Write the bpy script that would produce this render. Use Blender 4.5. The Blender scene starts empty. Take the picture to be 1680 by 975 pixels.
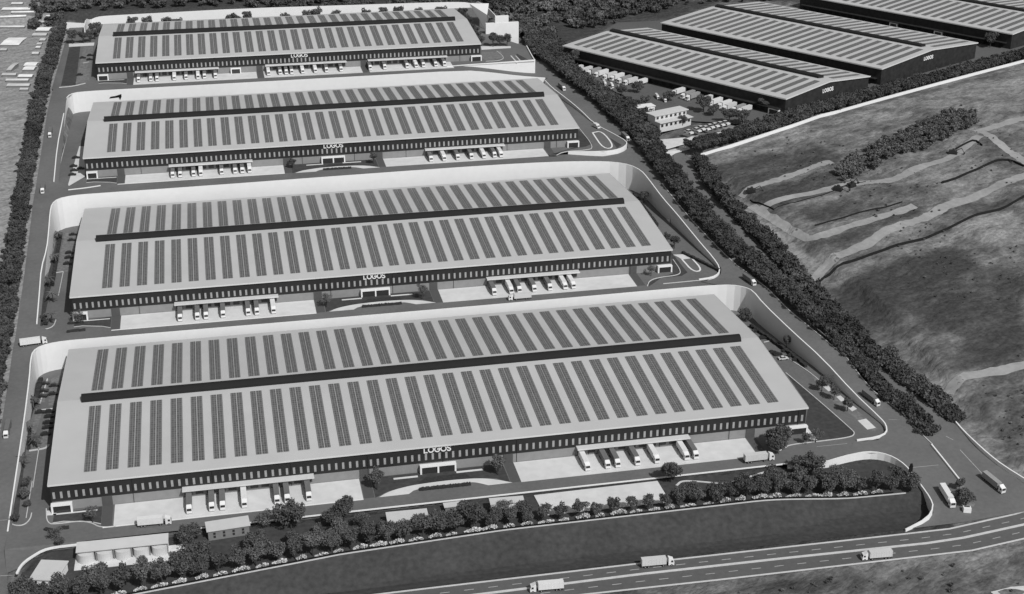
import bpy, math, random
import numpy as np
from mathutils import Vector, Matrix
from mathutils.geometry import tessellate_polygon
random.seed(7); rng = np.random.default_rng(7)
SC = bpy.context.scene
COL = SC.collection

# ------------------------------------------------------------------ camera
F, CX, CY = 2383.551, 842.755, 486.171
CP = np.array([75.5473, -514.1595, 307.8862])
PI_, YA_, RO_ = 0.416036, 0.209019, -0.002138
def cam_axes():
    cp, sp = math.cos(PI_), math.sin(PI_)
    f = np.array([math.sin(YA_)*cp, math.cos(YA_)*cp, -sp])
    r = np.array([math.cos(YA_), -math.sin(YA_), 0])
    d = np.cross(f, r)
    c, s = math.cos(RO_), math.sin(RO_)
    return c*r+s*d, -s*r+c*d, f
CR, CD, CF = cam_axes()
cam = bpy.data.cameras.new('camera'); co = bpy.data.objects.new('camera', cam); COL.objects.link(co)
cam.sensor_width = 36; cam.lens = F*36/1680
cam.shift_x = (840-CX)/1680; cam.shift_y = (CY-487.5)/1680
cam.clip_start = 1; cam.clip_end = 20000
m = Matrix(((CR[0], -CD[0], -CF[0], CP[0]), (CR[1], -CD[1], -CF[1], CP[1]), (CR[2], -CD[2], -CF[2], CP[2]), (0, 0, 0, 1)))
co.matrix_world = m
SC.camera = co

# ------------------------------------------------------------------ light
SUN_EL, SUN_AZ = math.radians(46), math.atan2(0.40, -0.92)   # azimuth measured from +Y towards +X
W = bpy.data.worlds.new('World'); SC.world = W; W.use_nodes = True
nt = W.node_tree; bg = nt.nodes['Background']
sky = nt.nodes.new('ShaderNodeTexSky'); sky.sky_type = 'NISHITA'; sky.sun_disc = False
sky.sun_elevation = SUN_EL; sky.sun_rotation = SUN_AZ
bw = nt.nodes.new('ShaderNodeRGBToBW')          # the photograph is black and white
nt.links.new(sky.outputs[0], bw.inputs[0]); nt.links.new(bw.outputs[0], bg.inputs[0])
bg.inputs[1].default_value = 0.10
sl = bpy.data.lights.new('sun', 'SUN'); sl.energy = 3.2; sl.angle = math.radians(0.6); sl.color = (1, 1, 1)
so = bpy.data.objects.new('sun', sl); COL.objects.link(so)
sd = Vector((math.sin(SUN_AZ)*math.cos(SUN_EL), math.cos(SUN_AZ)*math.cos(SUN_EL), math.sin(SUN_EL)))
so.rotation_euler = sd.to_track_quat('Z', 'Y').to_euler(); so.location = (100, -100, 400)
SC.view_settings.view_transform = 'Standard'; SC.view_settings.look = 'None'
SC.view_settings.exposure = 0.0; SC.view_settings.gamma = 1.0; SC.view_settings.use_curve_mapping = False

# ------------------------------------------------------------------ terrain functions
def ip(y, X, Z): return float(np.interp(y, X, Z))
def zL(y): return ip(y, [-75, -15, 122, 138, 275, 298, 430, 470, 600, 650, 656, 1200], [-5.8, 0, 13.5, 13.5, 31, 31, 44, 44, 44, 44, 52, 66])
def zR(y): return ip(y, [-75, -15, 122, 138, 270, 298, 440, 480, 560, 900], [-5.8, 0, 13.5, 13.5, 27, 28.5, 34, 35, 36, 44])
def zE(y): return ip(y, [-75, -15, 122, 138, 270, 310, 345, 600, 900], [-5.8, 0, 12.5, 13.5, 28, 32, 33.6, 34, 42])
def sm(t): t = min(1, max(0, t)); return t*t*(3-2*t)
def H(x, y):
    a = zL(y); b = zR(y); c = zE(y)
    t = sm((x-60)/180); h = a+(b-a)*t
    t = sm((x-345)/30); h = h+(c-h)*t
    return h
def ray(u, v): return CF+(u-CX)/F*CR+(v-CY)/F*CD
def P(u, v, z):
    d = ray(u, v); t = (z-CP[2])/d[2]; p = CP+t*d; return (float(p[0]), float(p[1]), float(z))
def PY(u, v, Y):
    d = ray(u, v); t = (Y-CP[1])/d[1]; p = CP+t*d; return (float(p[0]), float(Y), float(p[2]))
def G(u, v, off=0.0, fn=None):
    fn = fn or H
    d = ray(u, v); t = 300.
    while t < 3500:
        p = CP+t*d
        if p[2] < fn(p[0], p[1])+off: break
        t += 5
    a, b = t-5, t
    for _ in range(22):
        mm = (a+b)/2; p = CP+mm*d
        if p[2] < fn(p[0], p[1])+off: b = mm
        else: a = mm
    p = CP+a*d; return (float(p[0]), float(p[1]), float(p[2]))

# ------------------------------------------------------------------ materials
def mat(name, v, rough=0.8, amp=0.12, scale=0.4, detail=4, amp2=0.0, scale2=0.05, objrand=0.0, spec=0.3, metallic=0):
    mt = bpy.data.materials.new(name); mt.use_nodes = True
    n = mt.node_tree; b = n.nodes['Principled BSDF']
    b.inputs['Roughness'].default_value = rough; b.inputs['Metallic'].default_value = metallic
    b.inputs['Specular IOR Level'].default_value = spec
    tc = n.nodes.new('ShaderNodeTexCoord')
    def nz(sc, am):
        t = n.nodes.new('ShaderNodeTexNoise'); t.inputs['Scale'].default_value = sc; t.inputs['Detail'].default_value = detail
        n.links.new(tc.outputs['Object'], t.inputs['Vector'])
        mr = n.nodes.new('ShaderNodeMapRange'); mr.inputs[1].default_value = 0.25; mr.inputs[2].default_value = 0.75
        mr.inputs[3].default_value = 1-am; mr.inputs[4].default_value = 1+am
        n.links.new(t.outputs['Fac'], mr.inputs[0]); return mr.outputs[0]
    def mul(a, c):
        k = n.nodes.new('ShaderNodeMath'); k.operation = 'MULTIPLY'
        n.links.new(a, k.inputs[0])
        if isinstance(c, (int, float)): k.inputs[1].default_value = c
        else: n.links.new(c, k.inputs[1])
        return k.outputs[0]
    out = mul(nz(scale, amp), v)
    if amp2: out = mul(out, nz(scale2, amp2))
    if objrand:
        oi = n.nodes.new('ShaderNodeObjectInfo'); mr = n.nodes.new('ShaderNodeMapRange')
        mr.inputs[3].default_value = 1-objrand; mr.inputs[4].default_value = 1+objrand
        n.links.new(oi.outputs['Random'], mr.inputs[0]); out = mul(out, mr.outputs[0])
    cb = n.nodes.new('ShaderNodeCombineColor')
    for i in range(3): n.links.new(out, cb.inputs[i])
    n.links.new(cb.outputs[0], b.inputs['Base Color'])
    mt['out'] = 0
    return mt
M = {}
M['asphalt'] = mat('asphalt', 0.135, 0.9, 0.10, 0.6, 8, 0.13, 0.05)
M['asphalt_main'] = mat('asphalt_main', 0.105, 0.9, 0.10, 0.5, 6, 0.10, 0.03)
M['strip'] = mat('dark_asphalt', 0.085, 0.9, 0.06, 0.8)
M['concrete'] = mat('yard_concrete', 0.62, 0.85, 0.08, 0.25, 8, 0.07, 0.05)
M['white_wall'] = mat('white_concrete_wall', 0.76, 0.8, 0.025, 0.3, 5, 0.03, 0.03)
M['kerb'] = mat('pale_kerb', 0.55, 0.85, 0.1, 0.5)
M['dado'] = mat('concrete_dado', 0.24, 0.85, 0.08, 0.4)
M['roof'] = mat('roof_sheet', 0.47, 0.6, 0.04, 0.09, 6, 0.05, 0.015)
M['roof_trim'] = mat('roof_trim', 0.6, 0.6, 0.03, 0.2)
M['clad'] = mat('dark_cladding', 0.022, 0.6, 0.12, 0.15)
M['clad2'] = mat('dark_cladding_weathered', 0.024, 0.7, 0.45, 0.35, 6)
M['vent'] = mat('dark_ridge_metal', 0.013, 0.85, 0.1, 0.3)
M['slot'] = mat('louvre_panel', 0.30, 0.6, 0.25, 0.5)
M['glass'] = mat('dark_glass', 0.035, 0.2, 0.1, 0.5, spec=0.5)
M['frame'] = mat('white_frame', 0.78, 0.6, 0.03, 0.5)
M['letters'] = mat('white_letters', 0.74, 0.6, 0.0, 1)
M['canopy'] = mat('canopy_sheet', 0.6, 0.6, 0.04, 0.4)
M['door'] = mat('dock_door', 0.06, 0.6, 0.1, 0.5)
M['lawn'] = mat('lawn', 0.053, 1, 0.3, 0.45, 10, 0.14, 0.05)
M['paving'] = mat('planting_bed', 0.17, 1, 0.35, 0.6, 5)
M['hedge'] = mat('hedge_leaves', 0.035, 1, 0.4, 0.9)
M['soil'] = mat('bare_earth', 0.29, 1, 0.16, 0.3, 8, 0.14, 0.04)
M['white_shrub'] = mat('white_flowering_shrub', 0.58, 0.9, 0.45, 1.2)
M['leaf'] = mat('dark_leaves', 0.095, 1, 0.4, 0.5, 3, objrand=0.25)
M['leaf_belt'] = mat('belt_leaves', 0.078, 1, 0.5, 0.45, 3, objrand=0.3)
M['leaf_pale'] = mat('pale_leaves', 0.13, 1, 0.4, 0.6, 3, objrand=0.2)
M['leaf_far'] = mat('far_leaves', 0.075, 1, 0.55, 0.12, 4, 0.4, 0.02)
M['bark'] = mat('bark', 0.05, 1, 0.3, 2)
M['white_paint'] = mat('white_paint', 0.72, 0.45, 0.03, 0.5)
M['trailer_dark'] = mat('dark_grey_trailer', 0.15, 0.6, 0.1, 0.6)
M['trailer_mid'] = mat('mid_grey_trailer', 0.30, 0.6, 0.08, 0.6)
M['trailer_white'] = mat('white_trailer', 0.70, 0.55, 0.05, 0.6)
M['tyre'] = mat('tyre_rubber', 0.02, 0.9, 0.1, 1)
M['car_dark'] = mat('dark_car_paint', 0.03, 0.35, 0.05, 1)
M['car_light'] = mat('pale_car_paint', 0.6, 0.35, 0.05, 1)
M['car_mid'] = mat('grey_car_paint', 0.2, 0.35, 0.05, 1)
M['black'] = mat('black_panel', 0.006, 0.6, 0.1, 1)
M['render_wall'] = mat('grey_rendered_wall', 0.20, 0.85, 0.08, 0.6)
M['pale_roof'] = mat('pale_flat_roof', 0.56, 0.7, 0.04, 0.3)
M['mark'] = mat('road_paint', 0.42, 0.8, 0.2, 0.8)
M['silt'] = mat('black_silt_fence', 0.012, 0.9, 0.2, 0.5)
M['far_roof'] = mat('weathered_pale_roof', 0.66, 0.8, 0.2, 0.12, 5, objrand=0.25)

def solar_mat():
    mt = bpy.data.materials.new('solar_cells'); mt.use_nodes = True
    n = mt.node_tree; b = n.nodes['Principled BSDF']; b.inputs['Roughness'].default_value = 0.45; b.inputs['Specular IOR Level'].default_value = 0.3
    tc = n.nodes.new('ShaderNodeTexCoord'); br = n.nodes.new('ShaderNodeTexBrick')
    br.offset = 0; br.inputs['Scale'].default_value = 1; br.inputs['Mortar Size'].default_value = 0.09
    br.inputs['Brick Width'].default_value = 1.05; br.inputs['Row Height'].default_value = 1.7
    br.inputs['Color1'].default_value = (.085,)*3+(1,); br.inputs['Color2'].default_value = (.12,)*3+(1,); br.inputs['Mortar'].default_value = (.22,)*3+(1,)
    n.links.new(tc.outputs['Object'], br.inputs['Vector']); n.links.new(br.outputs['Color'], b.inputs['Base Color'])
    return mt
M['solar'] = solar_mat()

def ground_mat():
    mt = bpy.data.materials.new('rough_ground'); mt.use_nodes = True
    n = mt.node_tree; b = n.nodes['Principled BSDF']; b.inputs['Roughness'].default_value = 1; b.inputs['Specular IOR Level'].default_value = 0.1
    at = n.nodes.new('ShaderNodeAttribute'); at.attribute_name = 'cover'
    tc = n.nodes.new('ShaderNodeTexCoord')
    mp = n.nodes.new('ShaderNodeMapping'); mp.vector_type = 'TEXTURE'; mp.inputs['Rotation'].default_value = (0, 0, math.radians(27)); mp.inputs['Scale'].default_value = (1.9, 1, 1)
    n.links.new(tc.outputs['Object'], mp.inputs[0])
    def nz(sc, det, vec, dist=0.0):
        t = n.nodes.new('ShaderNodeTexNoise'); t.inputs['Scale'].default_value = sc; t.inputs['Detail'].default_value = det; t.inputs['Distortion'].default_value = dist
        n.links.new(vec, t.inputs['Vector']); return t.outputs['Fac']
    big = nz(0.05, 10, mp.outputs[0], 0.25); fine = nz(0.5, 10, tc.outputs['Object']); mid = nz(0.2, 10, mp.outputs[0], 0.15)
    def mth(op, a, c):
        k = n.nodes.new('ShaderNodeMath'); k.operation = op
        for i, x in enumerate((a, c)):
            if isinstance(x, (int, float)): k.inputs[i].default_value = x
            else: n.links.new(x, k.inputs[i])
        return k.outputs[0]
    # patchy cover: mask plus noise, 0 bare soil -> 1 rank grass
    s = mth('ADD', at.outputs['Fac'], mth('MULTIPLY', mth('SUBTRACT', big, 0.5), 1.3))
    s = mth('ADD', s, mth('MULTIPLY', mth('SUBTRACT', mid, 0.5), 1.0))
    ramp = n.nodes.new('ShaderNodeValToRGB'); e = ramp.color_ramp.elements
    e[0].position = 0.0; e[0].color = (.27,)*3+(1,); e[1].position = 1.0; e[1].color = (.055,)*3+(1,)
    for p_, v_ in ((.22, .21), (.45, .14), (.7, .085)):
        k = e.new(p_); k.color = (v_,)*3+(1,)
    n.links.new(s, ramp.inputs[0])
    mr = n.nodes.new('ShaderNodeMapRange'); mr.inputs[1].default_value = .25; mr.inputs[2].default_value = .75; mr.inputs[3].default_value = .68; mr.inputs[4].default_value = 1.32
    n.links.new(fine, mr.inputs[0])
    mx = n.nodes.new('ShaderNodeMix'); mx.data_type = 'RGBA'; mx.blend_type = 'MULTIPLY'; mx.inputs[0].default_value = 1
    n.links.new(ramp.outputs[0], mx.inputs[6]); n.links.new(mr.outputs[0], mx.inputs[7]); n.links.new(mx.outputs[2], b.inputs['Base Color'])
    bp = n.nodes.new('ShaderNodeBump'); bp.inputs['Strength'].default_value = 0.8; bp.inputs['Distance'].default_value = 3.0
    n.links.new(mid, bp.inputs['Height']); n.links.new(bp.outputs[0], b.inputs['Normal'])
    return mt
M['ground'] = ground_mat()

# ------------------------------------------------------------------ mesh helpers
class MB:
    def __init__(s): s.v = []; s.f = []; s.m = []
    def face(s, pts, mi=0):
        i = len(s.v); s.v += [tuple(p) for p in pts]; s.f.append(tuple(range(i, i+len(pts)))); s.m.append(mi)
    def box(s, x0, x1, y0, y1, z0, z1, mi=0, T=None):
        c = [(x0, y0, z0), (x1, y0, z0), (x1, y1, z0), (x0, y1, z0), (x0, y0, z1), (x1, y0, z1), (x1, y1, z1), (x0, y1, z1)]
        if T is not None: c = [tuple(T @ Vector(p)) for p in c]
        i = len(s.v); s.v += c
        for q in ((0, 3, 2, 1), (4, 5, 6, 7), (0, 1, 5, 4), (1, 2, 6, 5), (2, 3, 7, 6), (3, 0, 4, 7)):
            s.f.append(tuple(i+k for k in q)); s.m.append(mi)
    def prism(s, poly, z0, z1, mi=0):          # poly: (x,y) list, z0/z1 numbers or functions
        n = len(poly); a = sum(poly[k][0]*poly[(k+1) % n][1]-poly[(k+1) % n][0]*poly[k][1] for k in range(n))
        if a < 0: poly = poly[::-1]
        f0 = z0 if callable(z0) else (lambda x, y: z0); f1 = z1 if callable(z1) else (lambda x, y: z1)
        i = len(s.v); s.v += [(x, y, f0(x, y)) for x, y in poly]+[(x, y, f1(x, y)) for x, y in poly]
        tri = tessellate_polygon([[Vector((x, y, 0)) for x, y in poly]])
        for t in tri:
            p = [poly[k] for k in t]; ar = (p[1][0]-p[0][0])*(p[2][1]-p[0][1])-(p[2][0]-p[0][0])*(p[1][1]-p[0][1])
            t = tuple(t) if ar > 0 else tuple(t)[::-1]
            s.f.append(tuple(i+n+k for k in t)); s.m.append(mi)
        for k in range(n):
            k2 = (k+1) % n; s.f.append((i+k, i+k2, i+n+k2, i+n+k)); s.m.append(mi)
    def extrude_x(s, prof, x0, x1, mi=0):      # prof: (y,z) closed, anticlockwise seen from +X
        n = len(prof); i = len(s.v)
        s.v += [(x0, y, z) for y, z in prof]+[(x1, y, z) for y, z in prof]
        s.f.append(tuple(i+k for k in range(n))[::-1]); s.m.append(mi)
        s.f.append(tuple(i+n+k for k in range(n))); s.m.append(mi)
        for k in range(n):
            k2 = (k+1) % n; s.f.append((i+k, i+k2, i+n+k2, i+n+k)); s.m.append(mi)
    def cyl(s, p0, p1, r0, r1=None, n=8, mi=0, caps=True):
        r1 = r0 if r1 is None else r1
        a = Vector(p0); b = Vector(p1); d = (b-a).normalized()
        t = Vector((0, 0, 1)) if abs(d.z) < .9 else Vector((1, 0, 0))
        e1 = d.cross(t).normalized(); e2 = d.cross(e1)
        i = len(s.v)
        for c, r in ((a, r0), (b, r1)):
            for k in range(n):
                an = 2*math.pi*k/n; s.v.append(tuple(c+e1*(r*math.cos(an))+e2*(r*math.sin(an))))
        for k in range(n):
            k2 = (k+1) % n; s.f.append((i+k, i+n+k, i+n+k2, i+k2)); s.m.append(mi)
        if caps:
            s.f.append(tuple(i+k for k in range(n))); s.m.append(mi)
            s.f.append(tuple(i+n+k for k in range(n))[::-1]); s.m.append(mi)
    def wall(s, pts, bot, th=0.5, mi=0):       # pts: (x,y,ztop) polyline; bot: function or number
        n = len(pts); L = []
        for k in range(n):
            a = Vector(pts[max(0, k-1)][:2]); b = Vector(pts[min(n-1, k+1)][:2]); d = (b-a).normalized()
            L.append(Vector((-d.y, d.x)))
        i = len(s.v)
        for k in range(n):
            x, y, z = pts[k]; o = L[k]*th*0.5; zb = bot(x, y, z) if callable(bot) else bot
            s.v += [(x+o.x, y+o.y, zb), (x-o.x, y-o.y, zb), (x-o.x, y-o.y, z), (x+o.x, y+o.y, z)]
        for k in range(n-1):
            a = i+4*k; b = a+4
            for q in range(4):
                q2 = (q+1) % 4; s.f.append((a+q, a+q2, b+q2, b+q)); s.m.append(mi)
        s.f.append((i+3, i+2, i+1, i)); s.m.append(mi); e = i+4*(n-1); s.f.append((e, e+1, e+2, e+3)); s.m.append(mi)
    def mesh(s, name, mats, smooth=False):
        me = bpy.data.meshes.new(name); me.from_pydata(s.v, [], s.f)
        if not isinstance(mats, (list, tuple)): mats = [mats]
        for x in mats: me.materials.append(x)
        if len(mats) > 1: me.polygons.foreach_set('material_index', s.m)
        if smooth: me.polygons.foreach_set('use_smooth', [True]*len(s.f))
        me.update(); return me
    def build(s, name, mats, parent=None, loc=None, smooth=False):
        return link(name, s.mesh(name, mats, smooth), parent, loc)
def link(name, me, parent=None, loc=None, rot=None):
    o = bpy.data.objects.new(name, me); COL.objects.link(o)
    if parent: o.parent = parent
    if loc: o.location = loc
    if rot: o.rotation_euler = rot
    return o
def tag(o, label=None, cat=None, group=None, kind=None):
    if label: o['label'] = label
    if cat: o['category'] = cat
    if group: o['group'] = group
    if kind: o['kind'] = kind
    return o
def struct(o): o['kind'] = 'structure'; return o
def empty(name, loc, rz=0):
    o = bpy.data.objects.new(name, None); COL.objects.link(o); o.location = loc; o.rotation_euler = (0, 0, rz); o.empty_display_size = 1; return o
def copy_tree(o, loc, rz=0, sc=1.0, sz=None):
    c = o.copy(); COL.objects.link(c); c.location = loc; c.rotation_euler = (0, 0, rz); c.scale = (sc, sc, sz or sc)
    for ch in o.children:
        k = ch.copy(); COL.objects.link(k); k.parent = c
        for g in ch.children:
            q = g.copy(); COL.objects.link(q); q.parent = k
    return c
def interp_poly(pts, step):
    out = [tuple(pts[0])]
    for a, b in zip(pts[:-1], pts[1:]):
        a = np.array(a, float); b = np.array(b, float); n = max(1, int(np.linalg.norm((b-a)[:2])/step))
        for k in range(1, n+1): out.append(tuple(a+(b-a)*k/n))
    return out
def smooth_poly(pts, it=2):
    p = [np.array(q, float) for q in pts]
    for _ in range(it):
        n = [p[0]]
        for a, b in zip(p[:-1], p[1:]): n += [a*.75+b*.25, a*.25+b*.75]
        n.append(p[-1]); p = n
    return [tuple(map(float, q)) for q in p]
def resample(pts, n):
    p = np.array([q[:2] for q in pts], float); s = np.r_[0, np.cumsum(np.linalg.norm(np.diff(p, axis=0), axis=1))]
    t = np.linspace(0, s[-1], n); return np.c_[np.interp(t, s, p[:, 0]), np.interp(t, s, p[:, 1])]
def strip(name, left, right, zf, mt, n=120, cols=3, off=0.0):
    a = resample(left, n); b = resample(right, n); mb = MB()
    for i in range(n):
        for k in range(cols+1):
            p = a[i]+(b[i]-a[i])*k/cols; mb.v.append((p[0], p[1], zf(p[0], p[1])+off))
    for i in range(n-1):
        for k in range(cols):
            q = i*(cols+1)+k; mb.f.append((q, q+1, q+cols+2, q+cols+1)); mb.m.append(0)
    me = mb.mesh(name, mt); fix_up(me); return struct(link(name, me))
def fix_up(me):
    for p in me.polygons:
        if p.normal.z < 0: p.flip()
    me.update()
def sheet(name, poly, z, mt, parent=None, th=0.0):
    mb = MB(); poly = [(p[0], p[1]) for p in poly]
    zf = z if callable(z) else (lambda x, y: z)
    tri = tessellate_polygon([[Vector((x, y, 0)) for x, y in poly]])
    mb.v = [(x, y, zf(x, y)) for x, y in poly]; mb.f = [tuple(t) for t in tri]; mb.m = [0]*len(mb.f)
    me = mb.mesh(name, mt); fix_up(me); return struct(link(name, me, parent))
def offset_line(pts, d):
    n = len(pts); out = []
    for k in range(n):
        a = Vector(pts[max(0, k-1)][:2]); b = Vector(pts[min(n-1, k+1)][:2]); t = (b-a).normalized()
        out.append((pts[k][0]-t.y*d, pts[k][1]+t.x*d)+tuple(pts[k][2:]))
    return out
def kerb(name, pts, w=0.35, h=0.18, mt=None, zf=None):
    mb = MB(); mb.wall([(x, y, (zf(x, y) if zf else z)+h) for x, y, z in pts], lambda x, y, z: z-h-0.1, w)
    return struct(mb.build(name, mt or M['kerb']))

# ------------------------------------------------------------------ layout (metres; nearest terrace front-left corner is the origin)
BLD = {  # x0, x1, y0 (front), y1 (rear), ground z
 'A': (0., 313.5, 0., 122.4, 0.), 'B': (0., 300.7, 153.5, 276.5, 13.5), 'C': (-1., 291.4, 314.5, 429.1, 31.), 'D': (-.7, 262.1, 481., 593.4, 44.)}
NTH = {'A': 'nearest', 'B': 'second', 'C': 'third', 'D': 'farthest'}
YR = -5.8                                            # level of the main road
ROUT = [G(u, v) for u, v in [(905, 118), (930, 138), (965, 163), (1000, 198), (1033, 226), (1059, 262), (1085, 302), (1110, 334), (1133, 361), (1160, 390), (1187, 417), (1207, 436), (1223, 447), (1259, 475), (1293, 510), (1325, 536), (1387, 587), (1413, 622), (1432, 643), (1477, 677), (1505, 708), (1528, 730), (1573, 788)]]
def rout_x(y): p = sorted((q[1], q[0]) for q in ROUT); return float(np.interp(y, [a for a, b in p], [b for a, b in p]))
# walls round the terraces: (x, y, top)
WALL_A = [(-15.8, -12, .5), (-15.8, -3, 1.5), (-15.7, 20, 4.0), (-15.6, 64, 8.4), (-16.0, 98, 11.8), (-16.6, 112, 13.3), (-16.2, 120.5, 14.0), (-12.9, 125.6, 14.0), (-6.9, 128.0, 14.0), (2.2, 128.8, 14.0), (65, 128.7, 14), (138, 128.5, 14), (214, 128.6, 14), (293, 129.6, 14), (316, 129.6, 14), (325.6, 128.3, 14), (331, 124.5, 14), (333.6, 119.3, 13.9), (334.2, 106, 12.5), (338.6, 78, 9.6), (343.5, 52, 7.0), (346, 22.7, 4.1), (349.5, 1, 2.0), (349.6, -4, 1.6), (347.5, -9.5, 1.2), (342, -12, .9), (332.3, -12.4, .8)]
lB = [G(u, v) for u, v in [(60.5, 532), (65, 478.5), (67.7, 441.5), (77, 408.7), (80, 380)]]
rB = [(311.3, 138.2, 14.3), (318.6, 139, 14.4), (323.5, 142.5, 14.6), (326.2, 148.5, 15.2), (326.4, 160, 16.3), (325, 176, 18), (324, 194, 19.8), (323, 213, 21.7), (321.2, 234, 23.8), (320.4, 262, 26.7)]
WALL_B = [(x, y, z+.5) for x, y, z in lB]+[(-17.4, 263, 30.3), (-17.0, 272.5, 31.4), (-14.4, 280.0, 31.5), (-7, 283.6, 31.5), (2, 284.4, 31.5), (53, 284.6, 31.5), (158, 287.3, 31.5), (230, 288.6, 31.4), (270, 288.2, 31), (295, 286.8, 30.2), (307, 284.6, 29.6), (315, 279.5, 29), (319.3, 271, 28)]+rB[::-1]
lC = [G(u, v) for u, v in [(88.5, 298.6), (94, 240), (103, 197)]]
WALL_C = [(x, y, z+.5) for x, y, z in lC]+[(-18.9, 434.4, 43.4), (-18.5, 444, 44.4), (-15.0, 450.6, 44.5), (-6, 452.2, 44.5), (15, 452.6, 44.5), (95, 452.8, 44.5), (177, 453.4, 44.5), (246, 454.6, 44.4), (262, 455, 42.3), (285, 456, 38), (304, 457.6, 35.2)]
WALL_C2 = [(283, 305, 31.3), (304.3, 300.6, 31.4), (312, 302, 31.4), (317.5, 305.5, 31.4), (322, 311.5, 31.4), (323.3, 318, 31.4), (320.3, 331.4, 31.4), (313, 356, 31.6), (310.8, 387, 32.8), (306.9, 414, 33.9), (303.4, 435, 34.6), (302.6, 452, 35.0)]
NB = [(311, 139), (250, 137.2)]
# inner edge of right road
RIN = [(q[0], q[1]) for q in WALL_A[17:25]]

# ------------------------------------------------------------------ ground sheet
def inpoly(x, y, poly):
    c = False; j = len(poly)-1
    for i in range(len(poly)):
        xi, yi = poly[i]; xj, yj = poly[j]
        if (yi > y) != (yj > y) and x < (xj-xi)*(y-yi)/(yj-yi)+xi: c = not c
        j = i
    return c
LK = [P(u, v, 0)[:2] for u, v in [(140, 893), (120, 895.5), (89, 899), (70, 904), (55, 913), (43, 921), (34, 930), (28, 942), (25, 955), (24, 975)]]
BASIN = [(296, -24.6), (311.4, -25.3), (322, -22.6), (330, -21.3), (336, -21.8), (341, -25), (344, -30), (345.2, -36), (344.8, -48), (343.8, -58), (342, -64.5), (337, -69.5), (326, -73.2)]
FRONT = [LK[0]]+LK[1:]+[(-17, -71.5)]+[(326, -72.6)]+BASIN[::-1][1:]
FRONT_G = FRONT[:-len(BASIN)+0] if False else ([LK[0]]+LK[1:]+[(-17, -71.5)]+[(326, -71.6)]+[(q[0], q[1]) for q in offset_line(BASIN, 3.2)][::-1][1:])
YFX = [-40, 20, 56, 108, 170, 300, 345]; YFY = [-68, -63.5, -58.6, -51.4, -47.8, -47.8, -49.5]
def yfence(x): return ip(x, YFX, YFY)
def lz(x): return -0.35-3.4*sm((x-272)/45)
def zfront(x, y):
    d = y-yfence(x); z = lz(x)
    if d < -1: z = max(-7.2, z+(d+1)*0.5)
    if y < -66: z = max(z, min(-6.0, -7.4+(-66-y)*0.25))
    return z
def low(x, y):
    if y < 133: return -3.5
    if y < 294: return 9.0
    if y < 459: return 25.0
    return 29.5
def Hg(x, y):
    if inpoly(x, y, FRONT_G): return zfront(min(x, 341.5), y)
    if -20 < x < rout_x(min(y, 500))-4.5 and -22 < y < 460: return low(x, y)
    if -28 < x < 297 and 459 <= y < 650.5: return 29.5
    if y < -72.5: return YR-0.45
    return H(x, y)-0.4
xs = np.unique(np.r_[np.arange(-6000, -400, 1400), np.arange(-400, -60, 12), np.arange(-60, 290, 5), np.arange(290, 400, 2.2), np.arange(400, 720, 4), np.arange(720, 1000, 15), np.arange(1000, 7000, 1500)])
ys = np.unique(np.r_[np.arange(-700, -110, 60), np.arange(-110, -20, 2.0), np.arange(-20, 131, 4), [131, 132.9, 134.9], np.arange(139, 292, 4), [292, 293.9, 295.9], np.arange(300, 457, 4), [458.9, 460.9], np.arange(464, 720, 5), np.arange(720, 1100, 20), np.arange(1100, 8000, 1400)])
nx, ny = len(xs), len(ys)
gv = np.zeros((ny, nx, 3)); gv[..., 0] = xs[None, :]; gv[..., 1] = ys[:, None]
XYF = np.array(FRONT)
for j in range(ny):
    for i in range(nx): gv[j, i, 2] = Hg(xs[i], ys[j])
bump = np.zeros((ny, nx))
for k in range(26):
    an = rng.uniform(0, 6.28); wl = rng.uniform(14, 60); ph = rng.uniform(0, 6.28)
    bump += wl*0.008*np.sin((gv[..., 0]*math.cos(an)+gv[..., 1]*math.sin(an))*2*math.pi/wl+ph)
mask = ((gv[..., 0] > 392) | (gv[..., 0] < -46) | (gv[..., 1] < -97))
FEN = [G(u, v, -.4) for u, v in [(1147, 258), (1200, 242), (1250, 225.5), (1300, 209), (1345, 193), (1370, 187), (1450, 164), (1560, 134), (1620, 118), (1700, 97)]]
fy = np.interp(gv[..., 0], [q[0] for q in FEN], [q[1] for q in FEN]); fad = np.where(gv[..., 0] > 392, np.clip((fy-gv[..., 1]-6)/25, 0, 1), 1)
gv[..., 2] += np.where(mask, bump*0.45*fad, 0)
# the bank dropping to the outer belt, with eroded gullies
bky = [-60, 0, 40, 80, 120, 150, 190, 230, 262, 275]; bkx = [400, 396, 392, 390, 386, 384, 378, 371, 362, 358]
bl_ = np.interp(gv[..., 1], bky, bkx)
bank = np.clip((gv[..., 0]-bl_+4)/11, 0, 1); bank = bank*bank*(3-2*bank)
zone = (gv[..., 1] > -20) & (gv[..., 1] < 272) & (gv[..., 0] > 355) & (gv[..., 0] < 520)
gul = .5*np.sin(gv[..., 1]*.42+1.3*np.sin(gv[..., 1]*.11))+.35*np.sin(gv[..., 1]*.9+gv[..., 0]*.2)
gv[..., 2] += np.where(zone, (bank-1)*2.2+gul*bank*(1-bank)*3.5+1.6*bank*np.clip((470-gv[..., 0])/60, 0, 1)*np.clip((272-gv[..., 1])/40, 0, 1)*np.clip((gv[..., 1]+20)/60, 0, 1), 0)
cover = np.full((ny, nx), 0.42)
cover[gv[..., 0] < -20] = -0.2
cover[(gv[..., 1] < -72)] = 0.48
cover[(gv[..., 1] > 650) & (gv[..., 0] > -45) & (gv[..., 0] < 420)] = 1.2
for j in range(ny):
    if -80 < ys[j] < -18:
        for i in range(nx):
            if -20 < xs[i] < 350 and inpoly(xs[i], ys[j], FRONT_G): cover[j, i] = 1.2
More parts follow.
